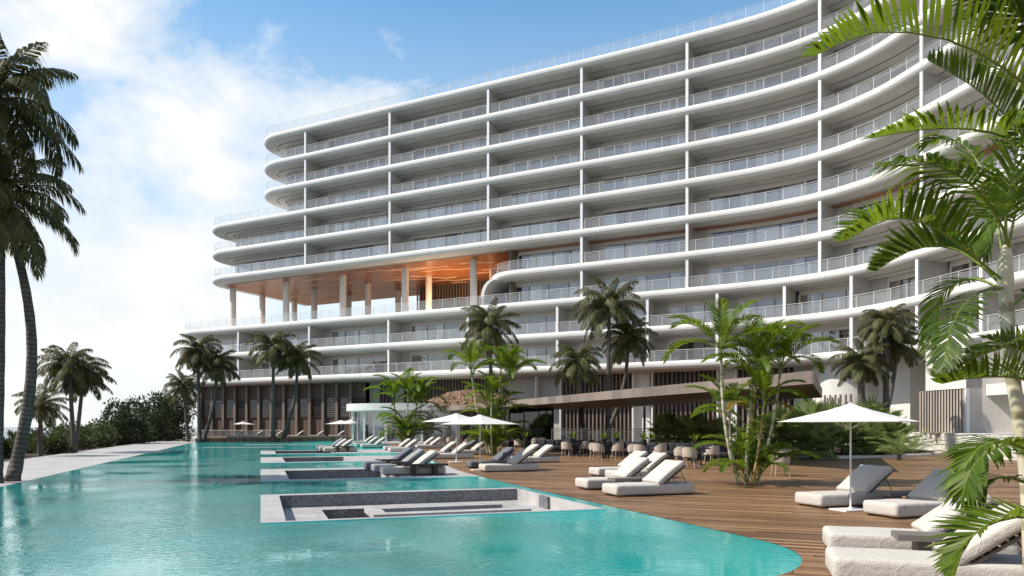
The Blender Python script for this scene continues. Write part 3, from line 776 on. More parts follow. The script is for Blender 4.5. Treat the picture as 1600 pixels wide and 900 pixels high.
# --- ground storey
ZG = .0; ztop = zk(0) + .05
def slats(sa, sb, d, z0, z1, pitch, w, dp, mat, name, parent=hotel, back=None):
    m = MB(); n = max(1, int((sb - sa) / pitch))
    for i in range(n):
        s = sa + (i + .5) * (sb - sa) / n; p = fac(s, d); t = ftan(s); m.box((p.x, p.y, (z0 + z1) / 2), (w, dp, z1 - z0), t, Vector((-t.y, t.x, 0)))
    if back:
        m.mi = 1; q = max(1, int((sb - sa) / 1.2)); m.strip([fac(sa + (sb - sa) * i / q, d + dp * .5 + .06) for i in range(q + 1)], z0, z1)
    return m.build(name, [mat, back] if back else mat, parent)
sg = START[0] + 2.4; pitch = 2.17
s_stop = s_of_px(578, 3)
i = 0; s = sg
while s < s_stop:
    e = s + pitch
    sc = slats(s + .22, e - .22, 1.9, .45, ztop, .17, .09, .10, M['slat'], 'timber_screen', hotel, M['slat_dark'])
    if i % 1 == 0:
        lv = MB(); zl0, zl1 = 2.85, 5.2
        for j in range(10):
            z = zl0 + (zl1 - zl0) * (j + .5) / 10; a = fac(s + .3, 1.70); b = fac(e - .42, 1.70); lv.zbox(a, b, .10, z - .05, z + .045)
        for x in (s + .27, e - .39): lv.zbox(fac(x - .05, 1.70), fac(x + .05, 1.70), .14, zl0 - .05, zl1 + .05)
        lv.build('louvre_panel', M['slat_dark'], sc)
        o = MB(); o.strip([fac(s + .3, 1.80), fac(e - .42, 1.80)], zl0, zl1); o.build('louvre_blind', M['beige'] if i % 3 else M['dark_metal'], sc)
    pl = MB(); p = fac(s, 1.66); t = ftan(s); pl.box((p.x, p.y, (.45 + ztop) / 2), (.40, .5, ztop - .45), t, Vector((-t.y, t.x, 0))); pl.build('pilaster', M['slat_grey'], hotel)
    s = e; i += 1
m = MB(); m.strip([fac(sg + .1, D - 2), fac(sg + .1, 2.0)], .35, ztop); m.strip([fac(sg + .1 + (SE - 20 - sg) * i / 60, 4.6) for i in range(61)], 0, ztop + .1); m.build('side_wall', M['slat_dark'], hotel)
# middle stretch: slatted panels, stone panels and white piers
mods = [(578, 596, 'stone'), (596, 618, 'slat'), (618, 634, 'stone'), (634, 658, 'slat'), (658, 690, 'slat'), (690, 780, 'slat'), (784, 800, 'stone'), (800, 838, 'stone'), (842, 874, 'stone'), (880, 988, 'slat'), (992, 1017, 'pale'), (1022, 1120, 'slat'), (1124, 1150, 'pale'), (1152, 1240, 'slat'), (1240, 1290, 'stone')]
for a, b, k in mods:
    sa, sb = s_of_px(a, 3), s_of_px(b, 3)
    if k == 'slat': slats(sa, sb, 2.4, 0, ztop, .42, .15, .16, M['slat_grey'] if a < 800 else M['slat'], 'timber_screen', hotel, M['slat_dark'])
    else:
        m = MB(); q = 6; d_ = 2.9 if k == 'stone' else 2.6
        m.strip([fac(sa, 3.2)] + [fac(sa + (sb - sa) * i / q, d_) for i in range(q + 1)] + [fac(sb, 3.2)], 0, ztop); m.build('stone_panel', M['terrazzo'] if k == 'stone' else M['concrete'], hotel)
for px in (782, 839, 877, 990, 1020, 1122, 1151):
    s = s_of_px(px, 2.4); m = MB(); p = fac(s, 2.4); t = ftan(s); m.box((p.x, p.y, ztop / 2), (.16, .7, ztop), t, Vector((-t.y, t.x, 0))); m.build('pier', M['paint'], hotel)
# rounded roughcast pier under the first slab, right of the canopy
m = MB(); q = []
s0_, s1_ = s_of_px(1262, 2), s_of_px(1345, 2)
for i in range(9):
    a = i / 8 * math.pi / 2; q.append((s0_ + 2.2 - 2.2 * math.cos(a), 3.4 - 2.2 * math.sin(a)))
q += [(s1_ - 2.0 + 2.0 * math.sin(i / 8 * math.pi / 2), 3.2 - 2.0 * math.cos(i / 8 * math.pi / 2)) for i in range(9)] + [(s1_, 9)]
m.strip([fac(s, d) for s, d in [(s0_, 9)] + q], 0, ztop); m.build('curved_wall', M['roughcast'], hotel, 50)
m = MB(); m.strip([fac(s1_ - .2, 4.5), fac(s_of_px(1400, 4.5), 4.5), fac(s_of_px(1400, 4.5), 3.4), fac(s_of_px(1422, 3.4), 3.4), fac(s_of_px(1422, 3.4), 9), fac(s_of_px(1500, 9), 9)], 0, ztop); m.build('recess_wall', M['roughcast'], hotel)
slats(s_of_px(1288, 1.4), s_of_px(1338, 1.4), 1.0, 1.3, 4.4, .42, .12, .14, M['slat_grey'], 'timber_screen', hotel)
M['slat_pale'] = wood('pale_timber_slat', (.46, .39, .33), (.60, .53, .46))
# white block with timber slats, right
A0 = Vector((29.2, 52.4, 0)); A1 = Vector((29.9, 48.0, 0)); dA = (A1 - A0).normalized(); nA = Vector((dA.y, -dA.x, 0)) * -1
if nA.y > 0: nA = -nA
m = MB(); blk = [A0 - nA * 5] + [A0 + dA * (1.1 - 1.1 * math.cos(i / 6 * math.pi / 2)) - nA * (1.1 - 1.1 * math.sin(i / 6 * math.pi / 2)) for i in range(7)] + [A1, A1 - nA * 5]
m.strip(blk, 4.2, ztop + .3); m.add([(p.x, p.y, 4.2) for p in blk], [tuple(range(len(blk)))]); m.build('white_block', M['concrete'], hotel, 40)
m = MB(); L = (A1 - A0).length
for i in range(16):
    p = A0 + dA * (.12 + (L - .42) * i / 15) - nA * .12; m.box((p.x, p.y, 2.72), (.13, .14, 2.96), dA, nA)
m.mi = 1
p = A1 - dA * .08 - nA * .14; m.box((p.x, p.y, 2.72), (.18, .22, 2.95), dA, nA)
m.build('timber_screen', [M['slat_pale'], M['paint']], hotel)
m = MB(); m.strip([A0 - nA * .5 - nA * 3, A0 - nA * .5, A1 - nA * .5], 1.2, 4.2); m.build('screen_backing', M['slat_dark'], hotel)
m = MB(); B0 = A1 - nA * 1.2; B1 = B0 + Vector((12, -3.2, 0)); m.strip([A1, B0, B1], 1.25, ztop + .2); m.build('recess_wall', M['gray_wall'], hotel)
# small rounded balcony over the recess
bc = at(1616, 600, 45.8); m = MB(); poly = []
for (cx, cy, a0) in ((-1.0, -.6, 180), (1.6, -.6, 270)):
    for i in range(7): a = R(a0 + i * 15); poly.append((bc.x + cx + .5 * math.cos(a), bc.y + cy + .5 * math.sin(a)))
poly += [(bc.x + 2.1, bc.y + 3.5), (bc.x - 1.5, bc.y + 3.5)]
m.prism(poly, 3.72, 4.45); bo = m.build('balcony', M['concrete'], hotel, 40)
m = MB(); P = [Vector((*p, 0)) for p in poly[:14]]
m.tube([p + Vector((0, 0, 5.4)) for p in P], .03, 4); m.tube([p + Vector((0, 0, 5.2)) for p in P], .015, 4)
for p in P[::2] + [P[6].lerp(P[7], .33), P[6].lerp(P[7], .66)]: m.box((p.x, p.y, 4.92), (.05, .05, .95))
m.build('balcony_railing', M['white_metal'], bo)

# stepped rubble stone wall below the block
rub = MB()
pts = [(ground(1418, 699.5), 1.2), (ground(1468, 703.5), 1.2), (ground(1497, 708), 1.25), (ground(1497.5, 715), 1.25), (ground(1760, 722), 1.25)]
def rubw(a, b, z1, dz=6.0):
    m = MB(); a = Vector((a.x, a.y, 0)); b = Vector((b.x, b.y, 0)); d = (b - a); L = d.length; d /= L; n = Vector((d.y, -d.x, 0))
    if n.dot((a + b) / 2) > 0: n = -n
    nx, nz = int(L / .12) + 1, int(z1 / .12) + 1; vs = []
    for j in range(nz + 1):
        for i in range(nx + 1):
            p = a + d * (L * i / nx); z = z1 * j / nz; r_ = noise.noise(Vector((p.x * 3.2, p.y * 3.2, z * 3.2))) * .05 + noise.noise(Vector((p.x * 8, p.y * 8, z * 8))) * .03
            vs.append((p.x + n.x * r_, p.y + n.y * r_, z))
    return vs, [(j * (nx + 1) + i, j * (nx + 1) + i + 1, (j + 1) * (nx + 1) + i + 1, (j + 1) * (nx + 1) + i) for j in range(nz) for i in range(nx)], (a, b, n)
rw = MB()
g0, g1, g2, g3 = ground(1432, 702.5), ground(1468, 703.5), ground(1497, 709), ground(1497.2, 715.5)
g4 = ground(1780, 727)
for a, b in ((ground(1392, 700), ground(1440, 703)), (ground(1440, 703), g1), (g1, g2), (g2, g3), (g3, g4)):
    vs, fs, (a_, b_, n_) = rubw(a, b, 1.25); rw.add(vs, fs)
    rw.add([a_ + Vector((0, 0, 1.25)), b_ + Vector((0, 0, 1.25)), b_ - n_ * 9 + Vector((0, 0, 1.25)), a_ - n_ * 9 + Vector((0, 0, 1.25))], [(0, 1, 2, 3)])
tag(rw.build('rubble_wall', M['rubble'], None, 60), 'low white rubble stone wall stepping along the deck below the slatted block', 'wall')

# ================================================================ restaurant canopy
cz, ct = 3.2, .46
fr = [at(676, 643, 73.6), at(738, 639, 63.5), at(800, 635, 55), at(905, 627.5, 44.5), at(1040, 617, 35.3), at(1160, 608, 29.9), at(1270, 599, 26)]
bk = [Vector((16.4, 38.6, 0)), Vector((12.6, 42.5, 0)), Vector((9.6, 54, 0)), Vector((6, 62, 0)), Vector((0, 70, 0)), Vector((-4, 75, 0))]
cp = empty('restaurant_canopy', (4, 45, 0), 0, 'long flat brown timber canopy with a pointed tip over the dining terrace', 'canopy'); cp.location = (0, 0, 0)
m = MB(); poly = fr + bk; n = len(poly)
m.add([(p.x, p.y, cz) for p in poly], [tuple(range(n))]); m.build('soffit', M['soffit'], cp)
m = MB(); m.add([(p.x, p.y, cz + ct - .02) for p in poly], [tuple(range(n))]); m.build('roof', M['gray_wall'], cp)
m = MB()
for a, b in zip(poly, poly[1:] + poly[:1]):
    a = Vector((a.x, a.y, 0)); b = Vector((b.x, b.y, 0)); L = (b - a).length; k = max(1, int(L / 1.05)); dv = (b - a) / k
    nn = Vector((-(b - a).y, (b - a).x, 0)).normalized() * .02
    for i in range(k): m.zbox(a + dv * i, a + dv * (i + .994), .05, cz - .01, cz + ct)
m.build('fascia', M['fascia'], cp)
for p in ((3, 60), (10, 55)):
    m = MB(); m.lathe([(.09, 0), (.09, cz)], 10, (p[0], p[1], 0)); m.build('column', M['dark_metal'], cp, 40)

# glass room under the canopy
gx = empty('glass_dining_room', (0, 0, 0), 0, 'dark glazed dining room with vertical curtains under the timber canopy', 'glass room')
ga, gb = uv(18.6, 54.5), uv(22.3, 54.5); gc, gd = uv(22.3, 64), uv(18.6, 64)
def zstrip(pl, z0, z1, name, mat, par):
    m = MB(); m.strip(pl, z0, z1); return m.build(name, mat, par)
zstrip([gd, ga, gb, gc], .05, 3.18, 'glazing', M['dark_glass'], gx)
m = MB()
for p, q, k in ((gd, ga, 4), (ga, gb, 3), (gb, gc, 4)):
    for i in range(k + 1):
        c = p.lerp(q, i / k); m.box((c.x, c.y, 1.6), (.09, .09, 3.2))
m.build('frame', M['dark_metal'], gx)
m = MB()
for p, q, k in ((gd, ga, 60), (ga, gb, 40)):
    ins = (gc - gb).normalized() * .5
    m.strip([p.lerp(q, i / k) + ins + (gb - ga).normalized() * (.3 + .0) + ins.normalized() * (.12 * math.sin(i * 1.9)) for i in range(k + 1)], .06, 3.1)
m.build('curtain', M['slat_dark'], gx)
zstrip([gd + (gb - ga) * .9, gb + (gc - gb) * .35, gc], .05, 3.1, 'rear_wall', M['slat_dark'], gx)

# round white pavilion with glass walls and shingled dome
pv = empty('glass_pavilion', (0, 0, 0), 0, 'white flat roofed glass pavilion with a low brown shingled dome behind it', 'pavilion')
pc = at(668, 667, 75.5); rx, ry = 8.2, 5.2
def ell(k, a, b, off=0):
    th = 2 * math.pi * k; return Vector((pc.x + a * math.copysign(abs(math.cos(th)) ** .8, math.cos(th)), pc.y + b * math.copysign(abs(math.sin(th)) ** .8, math.sin(th)), 0))
ring = [ell(i / 64, rx, ry) for i in range(64)]
m = MB(); m.prism(ring, 3.25, 3.95); m.build('roof', M['roughcast'], pv, 40)
m = MB(); g_ = [ell(i / 64, rx - .5, ry - .5) for i in range(65)]; m.strip(g_, .12, 3.25); m.build('glazing', M['glass'], pv)
m = MB()
for i in range(0, 64, 2):
    c = ell(i / 64, rx - .5, ry - .5); m.box((c.x, c.y, 1.68), (.07 if i % 4 else .22, .10, 3.14))
m.tube([Vector((p.x, p.y, 3.2)) for p in g_], .06, 4); m.tube([Vector((p.x, p.y, .16)) for p in g_], .05, 4)
m.build('frame', M['paint'], pv)
m = MB()
for i in range(36, 64, 5):
    pts = [ell((i + j * .25) / 64, rx - 1.0 - .06 * math.sin(j * 2), ry - 1.0 - .06 * math.sin(j * 2)) for j in range(9)]; m.strip(pts, .13, 3.2)
m.build('curtain', M['curtain'], pv)
m = MB(); m.prism([ell(i / 40, rx + .3, ry + .3) for i in range(40)], 0, .12); m.build('plinth', M['pale_stone'], pv)
m = MB(); m.lathe([(3.2, .12), (3.2, 3.2)], 20, (pc.x + 2, pc.y + .6, 0)); m.build('bar_core', M['beige'], pv, 40)
m = MB(); dc = at(736, 667, 74.5); rr = random.Random(5)
for j in range(15):
    f = j / 15; rad = 5.4 * (1 - f) ** .8 + .1; z = 3.75 + 1.55 * (1 - (1 - f) ** 1.6)
    n_ = max(8, int(rad * 2 * math.pi / .34))
    for i in range(n_):
        a = 2 * math.pi * (i + rr.random() * .6) / n_; dz = rr.uniform(-.06, .08); w = rr.uniform(.16, .34); L = rr.uniform(.4, .75)
        er = Vector((math.cos(a), math.sin(a), 0)); et = Vector((-er.y, er.x, 0)); sl_ = (er * .86 + Vector((0, 0, -.42 + rr.uniform(-.12, .12)))).normalized()
        sl_ = (sl_ + et * rr.uniform(-.7, .7)).normalized()
        c = Vector((dc.x, dc.y, z + dz)) + er * rad; m.box(c, (L, w, .04), sl_, et - sl_ * et.dot(sl_), None)
m.mi = 0; m.lathe([(5.3, 3.7), (4.4, 4.3), (3.0, 4.8), (1.2, 5.15), (0, 5.25)], 24, (dc.x, dc.y, -.05))
m.build('shingle_dome', M['thatch'], pv)
# white curved wing wall and railing in front of the far terrace
def glass_rail(name, pts, z0, h, label, cat='railing', mat='white_metal', base=None):
    o = empty(name, (0, 0, 0), 0, label, cat)
    P = [Vector((p.x, p.y, 0)) for p in pts]; m = MB(); m.tube([p + Vector((0, 0, z0 + h)) for p in P], .03, 4); m.tube([p + Vector((0, 0, z0 + h - .14)) for p in P], .015, 4)
    for a, b in zip(P, P[1:]):
        k = max(1, int((b - a).length / 1.3))
        for i in range(k): c = a.lerp(b, i / k); m.box((c.x, c.y, z0 + h / 2), (.05, .05, h))
    m.build('frame', M[mat], o)
    m = MB(); m.strip(P, z0 + .05, z0 + h - .16); m.build('glass_panel', M['rail_glass'], o)
    if base:
        m = MB()
        for a, b in zip(P, P[1:]): m.zbox(a, b, .2, 0, z0)
        m.build('base_wall', M[base], o)
    return o
glass_rail('terrace_railing', [uv(-6.6, VEND + 3.4), uv(2.2, VEND + 3.4)], .40, .85, 'white railing along the far end of the pool terrace')
glass_rail('dining_railing', [at(862, 667, 56), at(960, 667, 52), at(1115, 667, 46.5)], .55, .95, 'glass railing on a low timber wall behind the dining tables', base='slat')
# ================================================================ planting
def frond(m, pts, ll, lw, n=34, start=.14, droop=.35, lift=.25, ang=50, rr=None, tip=.25, base_r=.02, up=Vector((0, 0, 1)), side=(-1, 1), prof=.62):
    """pinnate leaf: pts = rachis polyline; ll/lw leaflet length and width"""
    rr = rr or rnd; N = len(pts) - 1
    def P(t):
        x = t * N; i = min(N - 1, int(x)); return pts[i].lerp(pts[i + 1], x - i)
    m.mi = 1
    m.tube([P(i / 8) for i in range(9)], [base_r * (1 - .8 * i / 8) for i in range(9)], 4, False)
    m.mi = 0
    for i in range(n):
        t = start + (1 - start) * (i + .5) / n; T = (P(min(1, t + .03)) - P(max(0, t - .03))).normalized(); p = P(t)
        S = T.cross(up)
        if S.length < .05: S = T.cross(Vector((1, 0, 0)))
        S.normalize(); Nn = S.cross(T)
        k = (t - start) / (1 - start)
        L = ll * max(tip, math.sin(math.pi * (.17 + .80 * k)) ** prof)
        for sd in side:
            a = R(ang - 26 * k + rr.uniform(-6, 6)); l_ = L * rr.uniform(.88, 1.08)
            dr = (S * (sd * math.sin(a)) + T * math.cos(a) + Nn * (lift + rr.uniform(-.1, .1))).normalized()
            b = p + T * rr.uniform(-.01, .01)
            p1 = b + dr * (l_ * .5) + Vector((0, 0, -droop * l_ * .12)); d2 = (dr + Vector((0, 0, -droop * 1.3))).normalized(); p2 = p1 + d2 * (l_ * .5)
            wv = (T - dr * T.dot(dr)).normalized() * (lw * .5)
            m.add([b - wv * .5, b + wv * .5, p1 + wv, p1 - wv, p2], [(0, 1, 2, 3), (3, 2, 4)])
def arc(o, az, el0, L, curl, n=9, twist=0.0):
    """rachis that leaves o at elevation el0 and bends down by curl (radians) along its length"""
    pts = [Vector(o)]; el = el0; a = az
    for i in range(n):
        pts.append(pts[-1] + Vector((math.cos(a) * math.cos(el), math.sin(a) * math.cos(el), math.sin(el))) * (L / n))
        el -= curl * (.55 + .9 * i / n) / n; a += twist / n
    return pts

def coco_crown(seed):
    r = random.Random(seed); m = MB(); n = 32
    for i in range(n):
        f = (i + .5) / n; az = i * 2.39996 + r.uniform(-.25, .25); el = R(84 - 122 * f + r.uniform(-8, 8)); L = r.uniform(.98, 1.18) * (1.0 if f > .15 else .85)
        curl = R(78 + 45 * r.random()) * (1.0 if f < .75 else .55)
        frond(m, arc((.03 * math.cos(az), .03 * math.sin(az), .02), az, el, L, curl, 9, r.uniform(-.3, .3)), .33, .022, 48, .13, 1.35, -.05, 58, r, .3, .014)
    # nuts / fibre knot at the heart
    m.mi = 1; m.lathe([(.0, -.14), (.055, -.10), (.07, 0), (.05, .08), (0, .12)], 8)
    return m.mesh('coconut_crown', [M['coco_leaf'], M['petiole_dark']])
M['petiole_dark'] = mottled('dark_petiole', (.10, .10, .045), .2, 3, 12, .6, .05)
CROWNS = [coco_crown(s) for s in (11, 23, 37)]
ncoco = [0]
def coconut(base, top, r, label, bend=(0, 0), tr=.16, group='coconut palms'):
    """base and top of the trunk; r = reach of the crown"""
    i = ncoco[0]; ncoco[0] += 1
    o = empty('coconut_palm', base, 0, label, 'palm tree', group)
    m = MB(); d = top - base; n = 22; pts = []; rs = []
    for j in range(n + 1):
        t = j / n; b = math.sin(math.pi * t) ; pts.append(d * t + Vector((bend[0] * b, bend[1] * b, 0))); rs.append(tr * (1.18 - .5 * t + .45 * max(0, .07 - t) / .07) * (1 + .05 * (j % 2)))
    m.tube(pts, rs, 10); m.build('trunk', M['coco_bark'], o, 60)
    c = inst('crown', CROWNS[i % 3], o); c.location = d; c.scale = (r, r, r * 1.05); c.rotation_euler = (R(rnd.uniform(-7, 7)), R(rnd.uniform(-7, 7)), rnd.uniform(0, 6.28))
    return o
def coco_px(cx, cy, bx, Y, rpx, label, z0=0.0, bend=(0, 0), tr=.15, dY=0.0, group='coconut palms'):
    top = at(cx, cy, Y + dY); base = Vector(((bx - CX) / F * Y, Y, z0)); return coconut(base, top, rpx * Y / F, label, bend, tr, group)
# tall pair at the left edge of the pool
b0 = ground(2, 755); coconut(Vector((b0.x - .2, b0.y, 0)), at(-6, 155, b0.y + .2), 2.4, 'tallest coconut palm at the left edge, its straight trunk beside the pool', (.12, 0), .155)
b1 = ground(19, 752); coconut(b1, at(2, 310, b1.y - .3), 2.25, 'tall coconut palm with a curved leaning trunk at the left pool edge', (.62, .2), .15)
coco_px(108, 571, 116, 46, 50, 'coconut palm above the left hedge, nearer of two that grow together', -.1, tr=.13)
coco_px(131, 586, 117, 48, 44, 'coconut palm above the left hedge, leaning behind its taller twin', -.1, tr=.13)
coco_px(64, 634, 62, 41, 40, 'short coconut palm standing alone in the left hedge', -.1, tr=.12)
coco_px(309, 548, 312, 79, 40, 'slim upright coconut palm at the far left corner of the pool', 0, tr=.2)
coco_px(339, 570, 317, 79.6, 38, 'coconut palm leaning right at the far left corner of the pool', 0, (.4, 0), tr=.2)
coco_px(287, 604, 294, 81, 32, 'small coconut palm in front of the dark bush left of the hotel', 0, tr=.17)
coco_px(427, 543, 427, 79.5, 42, 'coconut palm left of two before the timber screens', .45, tr=.2)
coco_px(464, 560, 443, 80.5, 38, 'coconut palm leaning right before the timber louvre screens', .45, (.5, 0), tr=.2)
coco_px(764, 510, 772, 58, 50, 'dark coconut palm rising behind the middle areca clump', 0, tr=.17)
coco_px(902, 566, 914, 60, 46, 'lower coconut palm left of the tall pair above the canopy', 0, tr=.17)
coco_px(952, 480, 949, 61, 58, 'tallest coconut palm behind the timber canopy', 0, tr=.19)
coco_px(982, 530, 940, 63, 46, 'coconut palm leaning right behind the tallest one over the canopy', 0, (.6, 0), tr=.18)
coco_px(1384, 508, 1385, 46, 48, 'upright coconut palm before the recess of the right hotel wing', 0, tr=.2)
coco_px(1346, 566, 1346, 45, 46, 'shaggy low coconut palm in front of the curved white wall', 0, tr=.24)
coco_px(1402, 540, 1364, 47, 42, 'coconut palm with a slanting thin trunk by the right wing', 0, (.3, 0), tr=.14)

# ---- areca clumps
def areca_crown(m, top, r, L, n, spread=1.0, az0=0, lift=.35, up_only=False):
    for i in range(n):
        f = (i + .3) / n; az = az0 + i * 2.39996 + r.uniform(-.3, .3); el = R(86 - 62 * f * spread + r.uniform(-8, 8)); l_ = L * r.uniform(.82, 1.12)
        frond(m, arc(top, az, el, l_, R(55 + 60 * r.random()), 10, r.uniform(-.4, .4)), l_ * .25, l_ * .019, 42, .2, .28, lift, 52, r, .3, l_ * .010, prof=.55)
def areca(base, stems, label, seed, basal=10, bl=1.7, near=False):
    r = random.Random(seed); o = empty('areca_palm', base, 0, label, 'palm', 'areca palm clumps on the deck')
    for si, (dx, dy, bx, by, h, L, rad, kind) in enumerate(stems):
        m = MB(); n = 14
        p0 = Vector((bx, by, 0)); p1 = Vector((dx, dy, h)); pts = []
        for j in range(n + 1):
            t = j / n; q = p0.lerp(p1, t); q += Vector((bx, by, 0)) * (.35 * math.sin(math.pi * t)); pts.append(q)
        m.tube(pts, [rad * .74 * (1.25 - .45 * j / n) for j in range(n + 1)], 8); m.build('trunk', M[kind], o, 60)
        m = MB(); tip = (pts[-1] - pts[-3]).normalized() * (L * .22)
        m.tube([pts[-1], pts[-1] + tip * .5, pts[-1] + tip], [rad * .72, rad * .7, rad * .4], 8); m.build('crownshaft', M['petiole'], o, 60)
        m = MB(); areca_crown(m, pts[-1] + tip * .8, r, L * 1.08, r.choice((9, 10, 11)), .95, r.uniform(0, 6)); m.build('crown', [M['areca_leaf'], M['petiole']], o)
    m = MB()
    for i in range(basal * 2):
        az = i * 2.39996 + r.uniform(-.3, .3); el = R(r.uniform(50, 86)); l_ = bl * r.uniform(.75, 1.2); q = Vector((r.uniform(-.18, .18), r.uniform(-.18, .18), r.uniform(.1, stems[0][4] * .45) if i % 2 else .1))
        frond(m, arc(q, az, el, l_, R(70 + 60 * r.random()), 10), l_ * .24, l_ * .019, 36, .22, .3, .3, 52, r, .3, l_ * .011, prof=.55)
    m.build('basal_fronds', [M['areca_leaf'], M['petiole']], o)
    m = MB()
    for i in range(2):
        az = r.uniform(0, 6.28); l_ = bl * .8; frond(m, arc((0, 0, stems[0][4] * .55), az, R(50), l_, R(120), 10), l_ * .25, l_ * .026, 24, .2, .4, .3, 50, r, .3, l_ * .011)
    m.build('yellow_frond', [M['areca_yellow'], M['petiole']], o)
    return o
base = ground(1172, 757)
def sx(px, py, Y=base.y): q = at(px, py, Y); return q.x - base.x, q.z
st = []
for (px, py, bpx, dy, L, rad, kind) in ((1119, 565, 1150, -.5, 1.75, .062, 'areca_bark'), (1172, 600, 1165, -.2, 1.55, .066, 'areca_bark'), (1224, 590, 1185, .3, 1.7, .05, 'areca_bark'), (1193, 575, 1170, .5, 1.6, .058, 'areca_cane_orange'), (1182, 640, 1172, -.6, 1.3, .045, 'areca_cane_orange'), (1150, 650, 1160, .6, 1.3, .045, 'areca_bark')):
    x, z = sx(px, py); st.append((x, dy, sx(bpx, 757)[0], dy * .3, z, L, rad, kind))
areca(base, st, 'large green areca palm clump growing from the deck at the right', 4, 14, 1.75)
base = ground(772, 711)
st = []
for (px, py, bpx, dy, L, rad, kind) in ((738, 590, 764, -.4, 2.3, .085, 'areca_bark'), (769, 628, 769, -.8, 1.9, .075, 'areca_bark'), (799, 600, 779, .3, 2.2, .07, 'areca_bark'), (782, 585, 774, .9, 2.1, .07, 'areca_cane_orange'), (760, 640, 766, .6, 1.7, .06, 'areca_bark')):
    x, z = sx(px, py, base.y); st.append((x, dy, sx(bpx, 711, base.y)[0], dy * .3, z, L, rad, kind))
areca(base, st, 'middle areca palm clump behind the white parasol', 8, 16, 2.6)
base = ground(634, 697)
st = []
for (px, py, bpx, dy, L, rad, kind) in ((617, 632, 630, -.4, 2.6, .1, 'areca_cane_orange'), (639, 622, 635, -.6, 2.5, .1, 'areca_bark'), (658, 630, 640, .5, 2.5, .09, 'areca_bark'), (648, 640, 637, .9, 2.1, .08, 'areca_bark')):
    x, z = sx(px, py, base.y); st.append((x, dy, sx(bpx, 697, base.y)[0], dy * .3, z, L, rad, kind))
areca(base, st, 'farthest areca palm clump in front of the glass pavilion', 15, 14, 3.0)

# ---- big areca in the right foreground: every frond a part
fg = empty('foreground_areca_palm', (0, 0, 0), 0, 'large areca palm in the right foreground with long arching fronds', 'palm')
YF = 7.0
tr = [at(1612, 930, 7.0), at(1606, 760, 7.0), at(1592, 650, 7.0), at(1578, 560, 7.0), at(1573, 480, 7.0), at(1571, 405, 7.0)]
tr[0].z = 0
fg.location = (tr[0].x, tr[0].y, 0)
off = Vector(fg.location)
def sm(pts, n=14):
    P = [pts[0] * 2 - pts[1]] + pts + [pts[-1] * 2 - pts[-2]]; out = []
    k = max(2, n // (len(pts) - 1))
    for i in range(1, len(P) - 2):
        for j in range(k):
            t = j / k; p0, p1, p2, p3 = P[i - 1:i + 3]
            out.append(.5 * ((2 * p1) + (p2 - p0) * t + (2 * p0 - 5 * p1 + 4 * p2 - p3) * t * t + (3 * p1 - p0 - 3 * p2 + p3) * t ** 3))
    return out + [pts[-1]]
def rel(pts): return [p - off for p in pts]
t_ = sm(rel(tr), 20); m = MB(); m.tube(t_, [.068 - .012 * i / (len(t_) - 1) + (.006 if i > len(t_) * .7 else 0) for i in range(len(t_))], 14); m.build('trunk', M['areca_bark'], fg, 60)
m = MB(); m.tube(rel([at(1573, 480, 7.0), at(1571, 440, 7.0), at(1571, 405, 7.0), at(1573, 382, 7.0)]), [.064, .072, .062, .035], 14); m.build('crownshaft', M['crownshaft'], fg, 60)
def hero(pts, ll, lw, n=36, mat='areca_leaf', start=.2, **kw):
    m = MB(); P = sm(rel([at(x, y, Y) for x, y, Y in pts]), 16)
    frond(m, P, ll * 1.22, lw * 1.3, int(n * 1.15), start, rr=rnd, base_r=kw.pop('base_r', .016), **kw); hero.k = getattr(hero, 'k', 0) + 1; m.build('frond', [M['areca_dark' if hero.k % 3 == 2 else mat], M['petiole']], fg)
# rachis listed from the stem outwards: photo column, photo row, metres ahead
hero([(1569, 440, 7), (1512, 393, 6.8), (1465, 358, 6.7), (1418, 341, 6.6), (1375, 346, 6.5), (1322, 376, 6.45)], .40, .032, 40, droop=.1, lift=.65, ang=62)
hero([(1566, 446, 7), (1525, 408, 7.2), (1490, 388, 7.4), (1450, 385, 7.5), (1410, 397, 7.6), (1368, 424, 7.7)], .36, .030, 38, droop=.0, lift=.75, ang=60)
hero([(1580, 395, 7.0), (1560, 340, 6.8), (1520, 290, 6.6), (1480, 265, 6.5), (1430, 250, 6.4), (1374, 257, 6.4)], .42, .030, 38, droop=.55, lift=.1, ang=60)
hero([(1640, 165, 6.6), (1600, 130, 6.5), (1540, 88, 6.4), (1480, 62, 6.35), (1400, 48, 6.3), (1335, 58, 6.25), (1271, 88, 6.2)], .46, .033, 42, start=.05, droop=.1, lift=.7, ang=62)
hero([(1640, 250, 7.4), (1600, 210, 7.4), (1575, 185, 7.3), (1540, 150, 7.25), (1500, 122, 7.2), (1450, 94, 7.2)], .36, .028, 34, start=.05, droop=.05, lift=.75, ang=60)
hero([(1640, 260, 7.0), (1590, 222, 7.0), (1540, 205, 6.9), (1480, 200, 6.8), (1420, 205, 6.8), (1362, 216, 6.7)], .40, .030, 38, start=.05, droop=.3, lift=.45, ang=60)
hero([(1570, 435, 7), (1560, 350, 7.3), (1545, 290, 7.6), (1520, 240, 7.9), (1480, 215, 8.2), (1440, 225, 8.4)], .40, .030, 36, droop=.5, lift=.1)
hero([(1565, 450, 7), (1540, 452, 6.6), (1507, 475, 6.3), (1490, 503, 6.1), (1480, 538, 6.0), (1474, 572, 5.95)], .26, .022, 36, droop=.2, lift=.1, ang=60)
hero([(1562, 452, 7), (1530, 436, 7.3), (1495, 440, 7.6), (1465, 470, 7.8), (1455, 520, 7.9), (1456, 560, 7.9)], .27, .022, 34, droop=.3, lift=.15)
